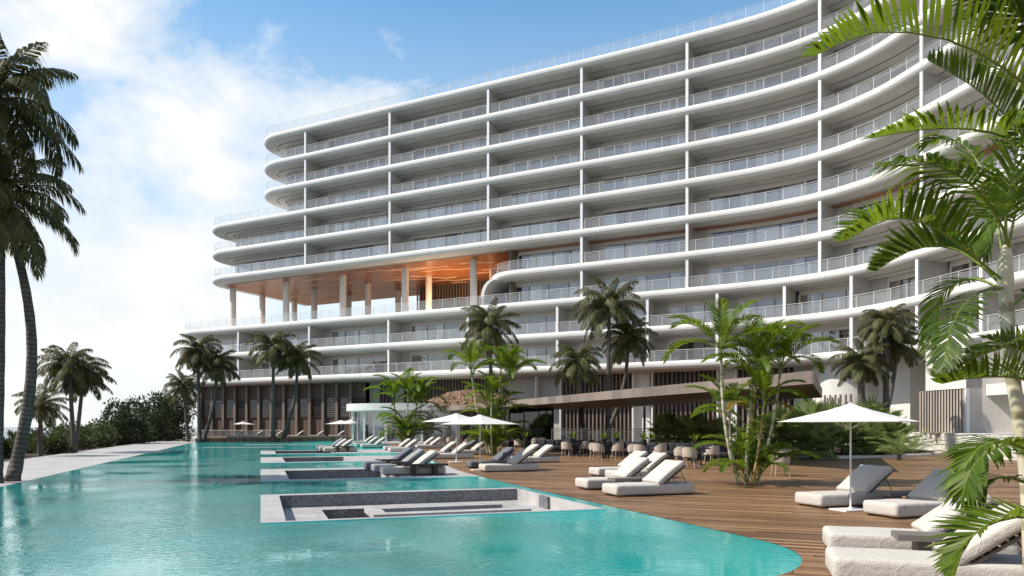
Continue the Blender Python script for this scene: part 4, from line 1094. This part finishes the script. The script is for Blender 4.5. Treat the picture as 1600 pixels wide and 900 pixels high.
hero([(1640, 610, 6.6), (1600, 591, 6.5), (1560, 588, 6.4), (1525, 590, 6.35), (1500, 593, 6.3), (1474, 599, 6.3)], .34, .026, 34, start=.05, droop=.0, lift=.75, ang=58)
hero([(1580, 480, 7), (1620, 450, 7.1), (1670, 450, 7.2), (1720, 490, 7.3)], .36, .03, 26, droop=.3, lift=.2)
hero([(1574, 395, 7), (1590, 320, 7.1), (1620, 250, 7.2), (1660, 220, 7.3)], .36, .03, 26, droop=.3, lift=.2)
hero([(1572, 392, 7), (1572, 330, 6.9), (1585, 260, 6.8), (1600, 200, 6.8), (1640, 150, 6.8)], .38, .03, 30, droop=.3, lift=.2)
hero([(1640, 560, 6.4), (1600, 530, 6.3), (1560, 545, 6.2), (1520, 560, 6.1), (1490, 580, 6.1)], .28, .024, 28, start=.05, droop=.2, lift=.4)
# second, lower stem of the clump
hero([(1640, 690, 6.2), (1600, 686, 6.0), (1555, 700, 5.9), (1525, 722, 5.85), (1510, 752, 5.8), (1502, 785, 5.8)], .30, .030, 30, start=.05, droop=.35, lift=.1, ang=62)
hero([(1640, 740, 5.6), (1600, 700, 5.5), (1560, 690, 5.45), (1530, 700, 5.4), (1512, 725, 5.4)], .30, .030, 28, start=.1, droop=.3, lift=.25, ang=60)
hero([(1640, 770, 6.0), (1605, 755, 5.9), (1575, 745, 5.8), (1545, 752, 5.8), (1527, 775, 5.75), (1520, 805, 5.75)], .24, .024, 28, start=.05, droop=.3, lift=.1)
hero([(1650, 815, 5.0), (1600, 806, 5.0), (1555, 815, 4.95), (1525, 832, 4.9), (1505, 858, 4.9), (1492, 898, 4.9)], .27, .026, 32, start=.05, droop=.1, lift=.45, ang=58)
hero([(1650, 600, 6.8), (1615, 560, 6.8), (1580, 540, 6.8), (1545, 530, 6.7)], .3, .024, 24, start=.1, droop=.2, lift=.4)
hero([(1650, 60, 6.2), (1600, 30, 6.2), (1560, -10, 6.2), (1520, -60, 6.2)], .45, .034, 26, start=.05, droop=.5, lift=.0)
hero([(1650, 330, 7.4), (1610, 300, 7.4), (1570, 310, 7.4), (1545, 350, 7.4), (1535, 400, 7.4)], .40, .03, 30, start=.05, droop=.5, lift=.0)

# ---- fan palms in the planter
def fan_leaf_mesh(m, o, az, el, L, rad, r):
    d = Vector((math.cos(az) * math.cos(el), math.sin(az) * math.cos(el), math.sin(el))); o = Vector(o)
    hub = o + d * L + Vector((0, 0, -.08 * L)); m.mi = 1; m.tube([o, o + d * L * .5, hub], [.018, .014, .01], 4, False); m.mi = 0
    fw = (d + Vector((0, 0, -.12))).normalized(); S = fw.cross(Vector((0, 0, 1))).normalized()
    n = 26
    for i in range(n):
        a = R(-140 + 280 * (i + .5) / n); dr = (fw * math.cos(a) + S * math.sin(a)).normalized(); l_ = rad * r.uniform(.9, 1.05) * (1 - .18 * abs(a) / 2.4)
        w = (fw * -math.sin(a) + S * math.cos(a)) * (rad * .055)
        p1 = hub + dr * l_ * .6; p2 = hub + dr * l_ + Vector((0, 0, -.22 * l_ * r.random()))
        nn = fw.cross(S) * (rad * .02)
        m.add([hub, p1 - w, p1 + nn * 2, p1 + w, p2], [(0, 1, 2), (0, 2, 3), (1, 4, 2), (2, 4, 3)])
def fan_mesh(seed, nl=22):
    r = random.Random(seed); m = MB()
    for i in range(nl):
        f = (i + .5) / nl; az = i * 2.39996 + r.uniform(-.2, .2); el = R(88 - 112 * f + r.uniform(-8, 8)); fan_leaf_mesh(m, (0, 0, .0), az, el, r.uniform(.4, .8), r.uniform(.56, .74), r)
    return m.mesh('fan_crown', [M['fan_leaf'], M['petiole']])
FANS = [fan_mesh(s) for s in (2, 5)]
for i, (px, py, Y, rpx, lab) in enumerate(((1215, 655, 43, 46, 'fan palm partly behind the right areca clump'), (1262, 645, 42, 52, 'tall fan palm beneath the tip of the timber canopy'), (1268, 680, 38, 46, 'low spreading fan palm at the front edge of the planter'), (1316, 668, 40, 50, 'fan palm behind the pole of the big white parasol'), (1362, 636, 44, 50, 'fan palm above the right slope of the big white parasol'), (1352, 680, 40, 44, 'fan palm low in the planter right of the parasol pole'), (1392, 668, 43, 42, 'fan palm at the right, between parasol and feathery palm'), (1300, 642, 46, 44, 'fan palm behind the peak of the big white parasol'), (1086, 660, 41, 46, 'fan palm left of the right areca clump behind the chairs'), (1042, 652, 42, 36, 'slim fan palm beside the white pier behind the tables'), (1124, 668, 40, 40, 'low fan palm just left of the right areca clump'))):
    q = at(px, py, Y); o = empty('fan_palm', (q.x, q.y, .1), 0, lab, 'fan palm', 'fan palms in the planter'); hz = max(.2, (q.z - .1) * .48)
    m = MB(); m.tube([(0, 0, -.1), (.03, 0, hz * .5), (0, 0, hz)], [.11, .10, .09], 8); m.build('trunk', M['coco_bark'], o)
    s = rpx * Y / F * .92; c = inst('crown', FANS[i % 2], o); c.location = (0, 0, hz); c.scale = (s, s, s); c.rotation_euler = (0, 0, rnd.uniform(0, 6))
# two feathery palms by the rubble wall
for px, py, Y, rpx, lab in ((1405, 690, 36, 40, 'feathery young palm at the right end of the planter'), (1428, 668, 41, 40, 'feathery palm in front of the white slatted block')):
    q = at(px, py, Y); o = empty('feather_palm', (q.x, q.y, .1), 0, lab, 'palm')
    m = MB(); r = random.Random(px)
    for i in range(15):
        f = (i + .5) / 15; frond(m, arc((0, 0, .1), i * 2.4, R(80 - 55 * f), rpx * Y / F * r.uniform(1.1, 1.5), R(50 + 40 * r.random()), 8), .38, .03, 22, .15, .25, .3, 50, r, .3, .014)
    m.build('crown', [M['fan_leaf'], M['petiole']], o)
    m = MB(); m.tube([(0, 0, -.1), (0, 0, .2)], [.12, .09], 8); m.build('trunk', M['coco_bark'], o)

# ---- hedge along the path, bushes and two round trees
def leafball(seed, n, size, flat=.8, lumps=7):
    r = random.Random(seed); m = MB(); C = [(Vector((r.uniform(-.62, .62), r.uniform(-.62, .62), r.uniform(.15, .78))), r.uniform(.26, .46)) for _ in range(lumps)]
    for i in range(n):
        c, rad = C[r.randrange(lumps)]; d = Vector((r.gauss(0, 1), r.gauss(0, 1), r.gauss(0, 1))).normalized(); p = c + d * rad * r.uniform(.55, 1.08) ** .7
        if p.z < .02: p.z = abs(p.z)
        dr = (d + Vector((r.uniform(-.8, .8), r.uniform(-.8, .8), r.uniform(-.3, .9)))).normalized(); s = dr.cross(Vector((r.uniform(-1, 1), r.uniform(-1, 1), r.uniform(-1, 1)))).normalized()
        L = size * r.uniform(.6, 1.2); w = s * L * .27
        m.add([p, p + dr * L * .5 + w, p + dr * L, p + dr * L * .5 - w], [(0, 1, 2, 3)])
    m.mi = 1
    for c, rad in C: m.tube([(0, 0, 0), (c.x * .4, c.y * .4, c.z * .5), tuple(c)], [.035, .022, .01], 5, False)
    return m
def rosette(seed, n=46, heads=7):
    """spiky screw-pine bush: several heads of strap leaves on short stems"""
    r = random.Random(seed); m = MB()
    for h in range(heads):
        c = Vector((r.uniform(-.5, .5), r.uniform(-.5, .5), r.uniform(.25, .92))); m.mi = 1; m.tube([(c.x * .3, c.y * .3, 0), (c.x * .7, c.y * .7, c.z * .6), tuple(c)], [.04, .03, .025], 5, False); m.mi = 0
        for i in range(n):
            az = i * 2.4; el = R(85 - 105 * (i + .5) / n); L = r.uniform(.26, .40); d = Vector((math.cos(az) * math.cos(el), math.sin(az) * math.cos(el), math.sin(el))); s = Vector((-math.sin(az), math.cos(az), 0)) * .016
            p1 = c + d * L * .55; p2 = c + d * L + Vector((0, 0, -.10 * L - .06 * r.random())); m.add([c - s, c + s, p1 + s, p1 - s, p2], [(0, 1, 2, 3), (3, 2, 4)])
    return m
LEAFM = [leafball(31, 1900, .17).mesh('bush', [M['shrub_leaf'], M['coco_bark']]), leafball(32, 1900, .15, lumps=9).mesh('bush', [M['shrub_leaf'], M['coco_bark']])]
ROSM = [rosette(41).mesh('screw_pine', [M['shrub_leaf'], M['coco_bark']]), rosette(43, 40, 9).mesh('screw_pine', [M['shrub_leaf'], M['coco_bark']])]
TREEM = [leafball(51, 5200, .085, lumps=13).mesh('tree_crown', [M['tree_leaf'], M['coco_bark']])]
hed = [(28, .0, 1.5, 1), (31, .7, 1.7, 1), (34, -.5, 1.35, 0), (37, .3, 1.8, 1), (40, .8, 1.4, 0), (42.5, -.2, 2.1, 1), (46, .5, 1.6, 0), (49, -.3, 2.0, 1), (52, .6, 1.7, 0), (55.5, 0, 2.1, 0), (59, .4, 2.0, 1), (63, -.2, 2.2, 0), (67, .4, 2.3, 1), (71, 0, 2.4, 0), (75, .4, 2.5, 1), (79, -.2, 2.8, 0), (83, .2, 2.8, 1), (88, .3, 3, 0), (93, 0, 3, 1), (98, 1.0, 3.2, 0), (103, 1.5, 3.4, 1)]
for i, (v, du, h, kind) in enumerate(hed):
    for row in (0, 1):
        hh = h * (.70 if row == 0 else .72); q = uv(-13.2 - row * 2.1 + du, v + row * 1.3, -.05); nm = 'screw_pine' if (kind + row) % 2 else 'bush'
        me = (ROSM if (kind + row) % 2 else LEAFM)[(i + row) % 2]; o = inst(nm, me); o.location = q; o.scale = (hh * .95, hh * .95, hh); o.rotation_euler = (0, 0, rnd.uniform(0, 6.28))
        tag(o, ('spiky screw pine' if (kind + row) % 2 else 'dense green leafy bush') + (' in the hedge bordering the stone path' if row == 0 else ' in the back row of the hedge beside the path'), 'bush', ('screw pines' if (kind + row) % 2 else 'leafy bushes') + (' in the front row of the hedge' if row == 0 else ' in the back row of the hedge'))
def round_tree(q, h, w, label):
    o = empty('broadleaf_tree', q, 0, label, 'tree'); c = inst('crown', TREEM[0], o); c.location = (0, 0, h * .02); c.scale = (w, w, h * .82); c.rotation_euler = (0, 0, rnd.uniform(0, 6))
    m = MB(); m.tube([(0, 0, 0), (.1, 0, h * .25), (0, .1, h * .6)], [.18, .14, .06], 8); m.build('trunk', M['coco_bark'], o)
q = at(192, 667, 72); round_tree(Vector((q.x, q.y, -.3)), 4.9, 3.3, 'round dark broadleaf tree behind the hedge, left of the palms')
q = at(250, 667, 86); round_tree(Vector((q.x, q.y, -.3)), 6.0, 3.9, 'dark broadleaf tree with a wide crown left of the hotel')
q = at(278, 667, 97); round_tree(Vector((q.x, q.y, -.3)), 6.6, 3.4, 'dark broadleaf tree against the left end of the hotel')

# planter kerb with soil under the fan palms
pl = empty('planter', (0, 0, 0), 0, 'low planter with pale stone kerbs under the fan palms', 'planter')
pp = [ground(*p) for p in ((1108, 704), (1170, 709), (1232, 713.5), (1282, 717), (1350, 716), (1420, 714.5), (1460, 712.5), (1479, 710.5), (1440, 705), (1392, 701), (1300, 696), (1120, 693))]
m = MB(); m.prism(pp, -.02, .14); m.build('kerb', M['kerb'], pl)
c = sum(pp, Vector()) / len(pp); m = MB(); m.prism([p.lerp(c, .09) for p in pp], .1, .16); m.build('soil', M['soil'], pl)
# ================================================================ loungers, parasols, tables
AB = math.atan2(.326, .945)
def mesh_lounger(seed, mat, wr=.006):
    """feet at -x, head at +x; returns the finished thing at the origin"""
    o = empty('sun_lounger', (0, 0, 0))
    me = rounded_box(2.15, .80, .25, .06, (40, 16, 6), wr, seed); me.materials.append(mat); a = inst('mattress', me, o); a.location = (1.075, .4, .03)
    me = rounded_box(.88, .82, .13, .045, (26, 24, 6), wr * 1.3, seed + 3, .05); me.materials.append(mat); b = inst('backrest_cushion', me, o); b.location = (1.20 + .40 * math.cos(R(36)), .4, .27 + .40 * math.sin(R(36)) - .02); b.rotation_euler = (0, -R(36), 0)
    m = MB(); c, s = math.cos(R(36)), math.sin(R(36)); ax, az = Vector((c, 0, s)), Vector((-s, 0, c))
    for i in range(9): m.box(Vector((1.26, .4, .235)) + ax * (.05 + i * .092), (.06, .70, .02), ax, Vector((0, 1, 0)), az)
    for y in (.07, .73): m.box(Vector((1.26, y, .225)) + ax * .42, (.86, .035, .03), ax, Vector((0, 1, 0)), az)
    m.build('slatted_back', M['weathered'], o)
    m = MB(); m.box((1.1, .4, .018), (2.0, .70, .032)); m.build('plinth', M['slat_dark'], o)
    m = MB()
    for y in (.12, .68): m.tube([(1.75, y, .66), (1.98, y, .27)], .009, 5)
    m.build('support_strut', M['dark_metal'], o)
    return o
PROTO = {'w': mesh_lounger(1, M['fabric']), 'g': mesh_lounger(2, M['fabric_grey']), 'm': mesh_lounger(3, M['fabric_mid'])}
used = set()
G_DECK, G_PIER = 'sun loungers on the timber deck', 'sun loungers on the stone platforms'
def lounger(px, py, kind, label, group=G_DECK, rz=AB, z=0.0, u=None):
    """px, py: photo position of the near corner at the foot end"""
    if kind in used: o = copy_tree(PROTO[kind])
    else: o = PROTO[kind]; used.add(kind)
    q = ground(px, py, z) if u is None else u
    o.location = q; o.rotation_euler = (0, 0, rz); tag(o, label, 'sun lounger', group)
    return o
NR = math.atan2(-.30, .95)
lounger(1294, 866, 'w', 'white sun lounger at the lower right, the one behind the nearest lounger', rz=NR)
lounger(1301, 912, 'w', 'nearest white sun lounger, cut by the bottom right corner', rz=NR)
lounger(1283, 795, 'w', 'white sun lounger right beside the big parasol base, backrest half shaded')
lounger(1401, 812, 'w', 'white sun lounger just right of the big parasol base, behind the foreground fronds')
lounger(963, 777, 'w', 'white lounger at the front of the middle deck group of four')
lounger(917, 766, 'w', 'white lounger with its foot farthest left in the middle deck group of four')
lounger(935, 745, 'w', 'rear white lounger of the middle deck group, foot farthest from the camera')
lounger(962, 750, 'w', 'white lounger at the back right of the middle deck group, mostly hidden')
lounger(757, 738, 'w', 'white lounger beside the pole of the small white parasol')
lounger(735, 732, 'g', 'slate grey lounger in the shade of the small white parasol')
lounger(785, 722, 'w', 'white lounger behind the shaded pair at the small parasol')
lounger(806, 724, 'w', 'white lounger at the right end behind the small parasol group')
lounger(678, 717.5, 'w', 'white lounger left of the middle areca clump, front of its pair')
lounger(662, 714, 'w', 'white lounger left of the middle areca clump, rear of its pair')
lounger(713, 711, 'w', 'white lounger close to the stems of the middle areca clump')
lounger(700, 708.5, 'g', 'slate grey lounger half hidden behind the middle areca clump')
lounger(609, 706.5, 'w', 'white lounger in front of the farthest areca clump, nearer of two')
lounger(601, 704, 'w', 'white lounger in front of the farthest areca clump, farther of two')
lounger(652, 701, 'w', 'white lounger right of the farthest areca stems, front of its pair')
lounger(643, 699.5, 'w', 'white lounger right of the farthest areca stems, rear of its pair')
lounger(565, 700, 'w', 'white lounger on the deck left of the farthest areca clump, front one')
lounger(556, 698, 'w', 'white lounger on the deck left of the farthest areca clump, rear one')
lounger(553, 694.5, 'w', 'distant white lounger on the deck before the twin far parasols')
lounger(599, 743.5, 'w', 'white lounger in front on the second stone platform', G_PIER, z=.012)
lounger(584, 738.5, 'm', 'mid grey lounger in the middle of the second stone platform', G_PIER, z=.012)
lounger(571, 733.5, 'g', 'slate grey lounger at the back of the second stone platform', G_PIER, z=.012)
lounger(506, 706.5, 'w', 'white lounger at the front of the farthest stone platform', G_PIER, z=.012)
lounger(499, 704.5, 'w', 'white lounger in the middle of the farthest stone platform', G_PIER, z=.012)
lounger(495, 702.7, 'm', 'mid grey lounger at the back of the farthest stone platform', G_PIER, z=.012)
for px, lab in ((353, 'white lounger below the lone far parasol on the terrace'), (384, 'white lounger on the far terrace just right of the lone parasol'), (416, 'white lounger on the far terrace between the two palm trunks'), (449, 'white lounger on the far terrace right of the leaning palm trunk'), (481, 'white lounger on the far terrace, second from the right end'), (514, 'white lounger at the right end of the far terrace row')):
    X = (px - CX) / F; v = VEND + 1.2; Y = v / (.945 - .326 * X); lounger(0, 0, 'w', lab, 'sun loungers on the far terrace', u=Vector((X * Y, Y, .40)))

def side_table(loc, rz, label, L=1.15, h=.36, mat='weathered', zleg=True):
    o = empty('side_table', loc, rz, label, 'side table', 'side tables between loungers'); m = MB(); m.box((0, 0, h - .035), (L, .42, .07)); m.build('table_top', M[mat], o)
    for x in (-.27, .22): m = MB(); m.box((x * L, 0, (h - .07) / 2), (.15, .32, h - .07)); m.build('leg', M[mat], o)
    return o
def mid(px, py): return ground(px, py)
d = Vector((math.cos(NR), math.sin(NR), 0)); e = Vector((-d.y, d.x, 0))
q = ground(1294, 866); side_table(q + d * 1.36 - e * .34, NR, 'weathered grey wooden table beside the two nearest loungers', 1.3)
q = ground(1283, 795); side_table(q + B_ * 1.75 - A_ * .42, AB, 'dark wooden table between the two loungers at the big parasol', 1.25, .34, 'weathered')
q = ground(963, 777); side_table(q + B_ * .95 + A_ * 1.15, AB, 'low wooden table between the front loungers of the middle deck group', 1.0, .36)
q = ground(757, 738); side_table(q + B_ * .95 + A_ * 1.1, AB, 'low wooden table between the loungers at the small parasol', 1.0, .36)
q = ground(599, 743.5); side_table(q + B_ * 1.35 - A_ * .36, AB, 'dark wooden table on block legs before the second platform loungers', 1.5, .40, 'slat_dark')
q = ground(584, 738.5); side_table(q + B_ * 1.2 - A_ * .40, AB, 'dark wooden table between the grey and white platform loungers', 1.3, .40, 'slat_dark')
q = ground(571, 733.5); side_table(q + B_ * 1.2 - A_ * .40, AB, 'dark wooden table between the two grey platform loungers', 1.3, .40, 'slat_dark')
q = ground(506, 706.5); side_table(q + B_ * 1.2 - A_ * .38, AB, 'small dark table before the loungers on the farthest platform', 1.3, .40, 'slat_dark')

def parasol():
    o = empty('parasol', (0, 0, 0)); m = MB(); hs = 1.08; ze, za = 1.755, 2.13; N = 10; rot = R(51)
    def pt(u, v, dz=0):
        f = max(abs(u), abs(v)); z = za + (ze - za) * (f ** .93) - .022 * math.sin(math.pi * f) - .03 * (1 - abs(abs(u) - abs(v)) / max(f, 1e-6)) * 0
        x, y = u * hs, v * hs; return Vector((x * math.cos(rot) - y * math.sin(rot), x * math.sin(rot) + y * math.cos(rot), z + dz))
    vs = [pt(-1 + 2 * i / N, -1 + 2 * j / N) for i in range(N + 1) for j in range(N + 1)]; vs2 = [p - Vector((0, 0, .008)) for p in vs]; n2 = (N + 1) ** 2
    fs = [(i * (N + 1) + j, (i + 1) * (N + 1) + j, (i + 1) * (N + 1) + j + 1, i * (N + 1) + j + 1) for i in range(N) for j in range(N)]
    rim = [i * (N + 1) for i in range(N)] + [N * (N + 1) + j for j in range(N)] + [(N - i) * (N + 1) + N for i in range(N)] + [N - j for j in range(N)]
    m.add(vs + vs2, fs + [tuple(n2 + a for a in f[::-1]) for f in fs] + [(rim[i], rim[(i + 1) % len(rim)], n2 + rim[(i + 1) % len(rim)], n2 + rim[i]) for i in range(len(rim))])
    m.build('canopy', M['canvas'], o)
    m = MB(); m.lathe([(.017, .02), (.017, 2.11), (.012, 2.135), (0, 2.14)], 12); m.build('pole', M['white_metal'], o, 40)
    m = MB(); m.box((0, 0, .012), (.66, .46, .024), (math.cos(AB), math.sin(AB), 0), (-math.sin(AB), math.cos(AB), 0)); m.lathe([(.035, .024), (.03, .07), (.018, .08)], 12); m.build('base_plate', M['white_metal'], o, 40)
    for k in range(4):
        a = rot + R(45 + 90 * k); m = MB(); m.tube([(.03 * math.cos(a), .03 * math.sin(a), 2.07), (1.50 * math.cos(a), 1.50 * math.sin(a), 1.738)], .010, 5); m.tube([(.02 * math.cos(a), .02 * math.sin(a), 1.62), (.75 * math.cos(a), .75 * math.sin(a), 1.895)], .008, 5); m.build('rib', M['white_metal'], o)
    return o
pa = parasol(); first = [1]
def put(loc, label, s=1.0):
    o = pa if first else copy_tree(pa); first.clear(); o.location = loc; o.scale = (s, s, s); tag(o, label, 'parasol', 'white parasols')
put(ground(1329, 797), 'largest white square parasol over the loungers at the right')
put(ground(750, 734.5), 'white parasol between the front middle loungers and the areca clump', 1.0)
put(ground(713, 722), 'white parasol partly behind the one near the middle areca clump', 1.08)
put(at(551, 667, 74) * 1, 'right one of the twin small parasols near the pavilion', 1.15); 
for o in [x for x in SC.objects if x.name.startswith('parasol')]:
    if o.get('label', '').startswith('right one'): o.location.z = 0
q = at(533, 667, 78); put(Vector((q.x, q.y, .0)), 'left one of the twin small parasols, farther back', 1.12)
q = at(380, 667, 84); put(Vector((q.x, q.y, .40)), 'lone white parasol on the far terrace before the timber screens', .88)

# ---- dining set: rope chairs, tables with potted plants, dark sofas
def chair():
    o = empty('dining_chair', (0, 0, 0))
    me = rounded_box(.50, .50, .09, .035, (8, 8, 3), .004, 9); me.materials.append(M['rope']); a = inst('seat', me, o); a.location = (0, 0, .40)
    m = MB(); n = 14; pts = []
    for i in range(n + 1):
        a_ = R(-20 + 220 * i / n); pts.append(Vector((.27 * math.cos(a_), .05 + .25 * math.sin(a_), 0)))
    for z0, z1, o_ in ((.46, .84, 0.0),):
        vs = [p * (1 + .05 * k) + Vector((0, 0, z0 + (z1 - z0 - (.18 * (1 - min(1, max(0, math.sin(R(-20 + 220 * i / n)) + .1))) if k else 0)) * k)) for k in (0, 1) for i, p in enumerate(pts)]; w = n + 1
        vs += [v * 1.0 + Vector((v.x, v.y, 0)) * .10 for v in vs]
        m.add(vs, [(i, i + 1, w + i + 1, w + i) for i in range(n)] + [(2 * w + i, 2 * w + i + 1, 3 * w + i + 1, 3 * w + i) for i in range(n)] + [(w + i, w + i + 1, 3 * w + i + 1, 3 * w + i) for i in range(n)] + [(0, w, 3 * w, 2 * w), (n, w + n, 3 * w + n, 2 * w + n)])
    m.build('backrest', M['rope'], o, 50)
    for x, y in ((-.19, -.19), (.19, -.19), (-.19, .19), (.19, .19)): m = MB(); m.tube([(x, y, .42), (x * 1.25, y * 1.3, 0)], [.02, .014], 6); m.build('leg', M['cream_leg'], o)
    return o
ch = chair(); fc = [1]
def put_chair(px, py, rz, label):
    o = ch if fc else copy_tree(ch); fc.clear(); o.location = ground(px, py); o.rotation_euler = (0, 0, rz); tag(o, label, 'chair', 'beige rope dining chairs')
def table(px, py, label, r=.42):
    o = empty('dining_table', ground(px, py), 0, label, 'table', 'dining tables on the deck'); m = MB(); m.lathe([(0, .70), (r, .70), (r, .735), (0, .735)], 20); m.build('table_top', M['dark_metal'], o, 40)
    m = MB(); m.lathe([(.24, 0), (.22, .03), (.035, .05), (.035, .70)], 14); m.build('pedestal', M['dark_metal'], o, 40)
    return o
spots = [(811, 706, 'beside the leftmost of the dining tables'), (836, 701, 'second from the left along the dining row'), (848, 700, 'third from the left along the dining row'), (886, 714, 'alone at the front, left part of the dining row'), (914, 712, 'facing the second dining table from its left'), (929, 716, 'left of a close pair in mid dining row'), (936, 719, 'right of a close pair in mid dining row'), (965, 717.5, 'right of the third front table'), (990, 720, 'left of the chair pair near the white loungers'), (1000, 722, 'right of the chair pair behind the white loungers'), (1031, 720, 'between the white loungers and the dark sofas'), (1064, 728, 'rear of the near pair left of the areca clump'), (1078, 731, 'nearest of the row, left of the areca clump'), (1112, 725, 'touching the left fronds of the areca clump'), (1219, 743, 'right of the areca stems, half hidden by fronds')]
for i, (px, py, w) in enumerate(spots): put_chair(px, py, R(150 + (i * 47) % 70), 'beige rope dining chair ' + w)
for px, py, w in ((826, 704, 'left end of the dining row'), (904, 713, 'behind the lone front chair'), (951, 716, 'in the middle of the dining row'), (1014, 719, 'behind the middle white loungers'), (1095, 727, 'next to the right areca clump')): table(px, py, 'round dark dining table with chairs, ' + w)
def sofa():
    o = empty('outdoor_sofa', (0, 0, 0)); me = rounded_box(1.9, .85, .24, .06, (16, 8, 4), .006, 21); me.materials.append(M['charcoal']); a = inst('seat_cushion', me, o); a.location = (0, 0, .2)
    me = rounded_box(1.9, .26, .42, .07, (16, 4, 6), .008, 22); me.materials.append(M['charcoal']); a = inst('backrest', me, o); a.location = (0, .34, .40)
    for x in (-.55, .05, .6):
        me = rounded_box(.48, .16, .42, .07, (8, 4, 8), .008, 25 + x); me.materials.append(M['charcoal']); a = inst('cushion', me, o); a.location = (x, .14, .43); a.rotation_euler = (R(-16), 0, x * .4)
    m = MB(); m.box((0, 0, .11), (1.8, .8, .16)); m.build('base', M['dark_metal'], o); return o
sf = sofa(); fs_ = [1]
for px, py, Y, lab in ((905, 0, 45, 'charcoal outdoor sofa behind the left half of the dining row'), (962, 0, 43, 'charcoal outdoor sofa behind the middle dining table'), (985, 0, 40.5, 'charcoal outdoor sofa with cushions behind the chair pair'), (1035, 0, 37.5, 'charcoal outdoor sofa in front of the low timber wall'), (1090, 0, 36, 'charcoal outdoor sofa left of the right areca clump'), (1128, 0, 35, 'charcoal outdoor sofa behind the right areca clump'), (860, 0, 47, 'charcoal outdoor sofa at the left end under the canopy')):
    o = sf if fs_ else copy_tree(sf); fs_.clear(); X = (px - CX) / F * Y; o.location = (X, Y, 0); o.rotation_euler = (0, 0, R(-20 + (px * 7) % 40)); tag(o, lab, 'sofa', 'charcoal sofas under the canopy')
def potted(loc, label, s=1.0):
    o = empty('potted_plant', loc, 0, label, 'potted plant', 'potted plants among the tables'); r = random.Random(int(loc[0] * 100)); m = MB(); m.lathe([(.0, 0), (.13, 0), (.17, .26), (.15, .26), (.14, .22), (0, .22)], 14); m.build('pot', M['pot'], o, 40)
    m = MB()
    for i in range(11):
        az = i * 2.4; el = R(r.uniform(45, 85)); L = r.uniform(.35, .6) * s; d = Vector((math.cos(az) * math.cos(el), math.sin(az) * math.cos(el), math.sin(el))); sv = Vector((-math.sin(az), math.cos(az), 0)) * .06; c = Vector((0, 0, .22))
        m.add([c, c + d * L * .5 + sv, c + d * L + Vector((0, 0, -.05)), c + d * L * .5 - sv], [(0, 1, 2, 3)])
    m.build('foliage', [M['areca_leaf']], o)
for px, Y, z, lab in ((821, 46, .735, 'potted plant standing left of the front chairs under the canopy'), (894, 41.5, .735, 'potted plant above the lone front chair'), (943, 38.5, .735, 'potted plant above the close chair pair'), (963, 42, .75, 'dark potted plant behind the middle tables'), (1006, 36.5, .735, 'bright potted plant above the chairs behind the white loungers'), (1018, 38, .735, 'second of two plants above the chairs behind the white loungers'), (1085, 33, .735, 'potted plant left of the right areca clump')):
    q = at(px, 667, Y); potted(Vector((q.x, q.y, z)), lab)
    st_ = MB(); st_.lathe([(.16, 0), (.16, z)], 12, (q.x, q.y, 0)); so_ = st_.build('plant_stand', M['dark_metal'], None, 40); tag(so_, 'dark round stand carrying the ' + lab.replace('second of two plants', 'second plant'), 'stand', 'plant stands')
# small group in front of the pavilion
for i, (px, py, w) in enumerate(((690, 698, 'left end of the pavilion terrace'), (703, 699, 'second along the pavilion terrace'), (716, 698, 'in the middle of the pavilion terrace'), (729, 699.5, 'beside the middle areca clump at the pavilion'))):
    o = copy_tree(ch); o.location = ground(px, py); o.rotation_euler = (0, 0, R(160 + i * 30)); tag(o, 'small distant dining chair, ' + w, 'chair', 'distant chairs at the pavilion')
for px, py, w in ((697, 697, 'left'), (722, 697.5, 'right')): table(px, py, 'distant dark dining table in front of the pavilion glass, ' + w + ' one')
# palm clump left of the hotel railings: nothing else
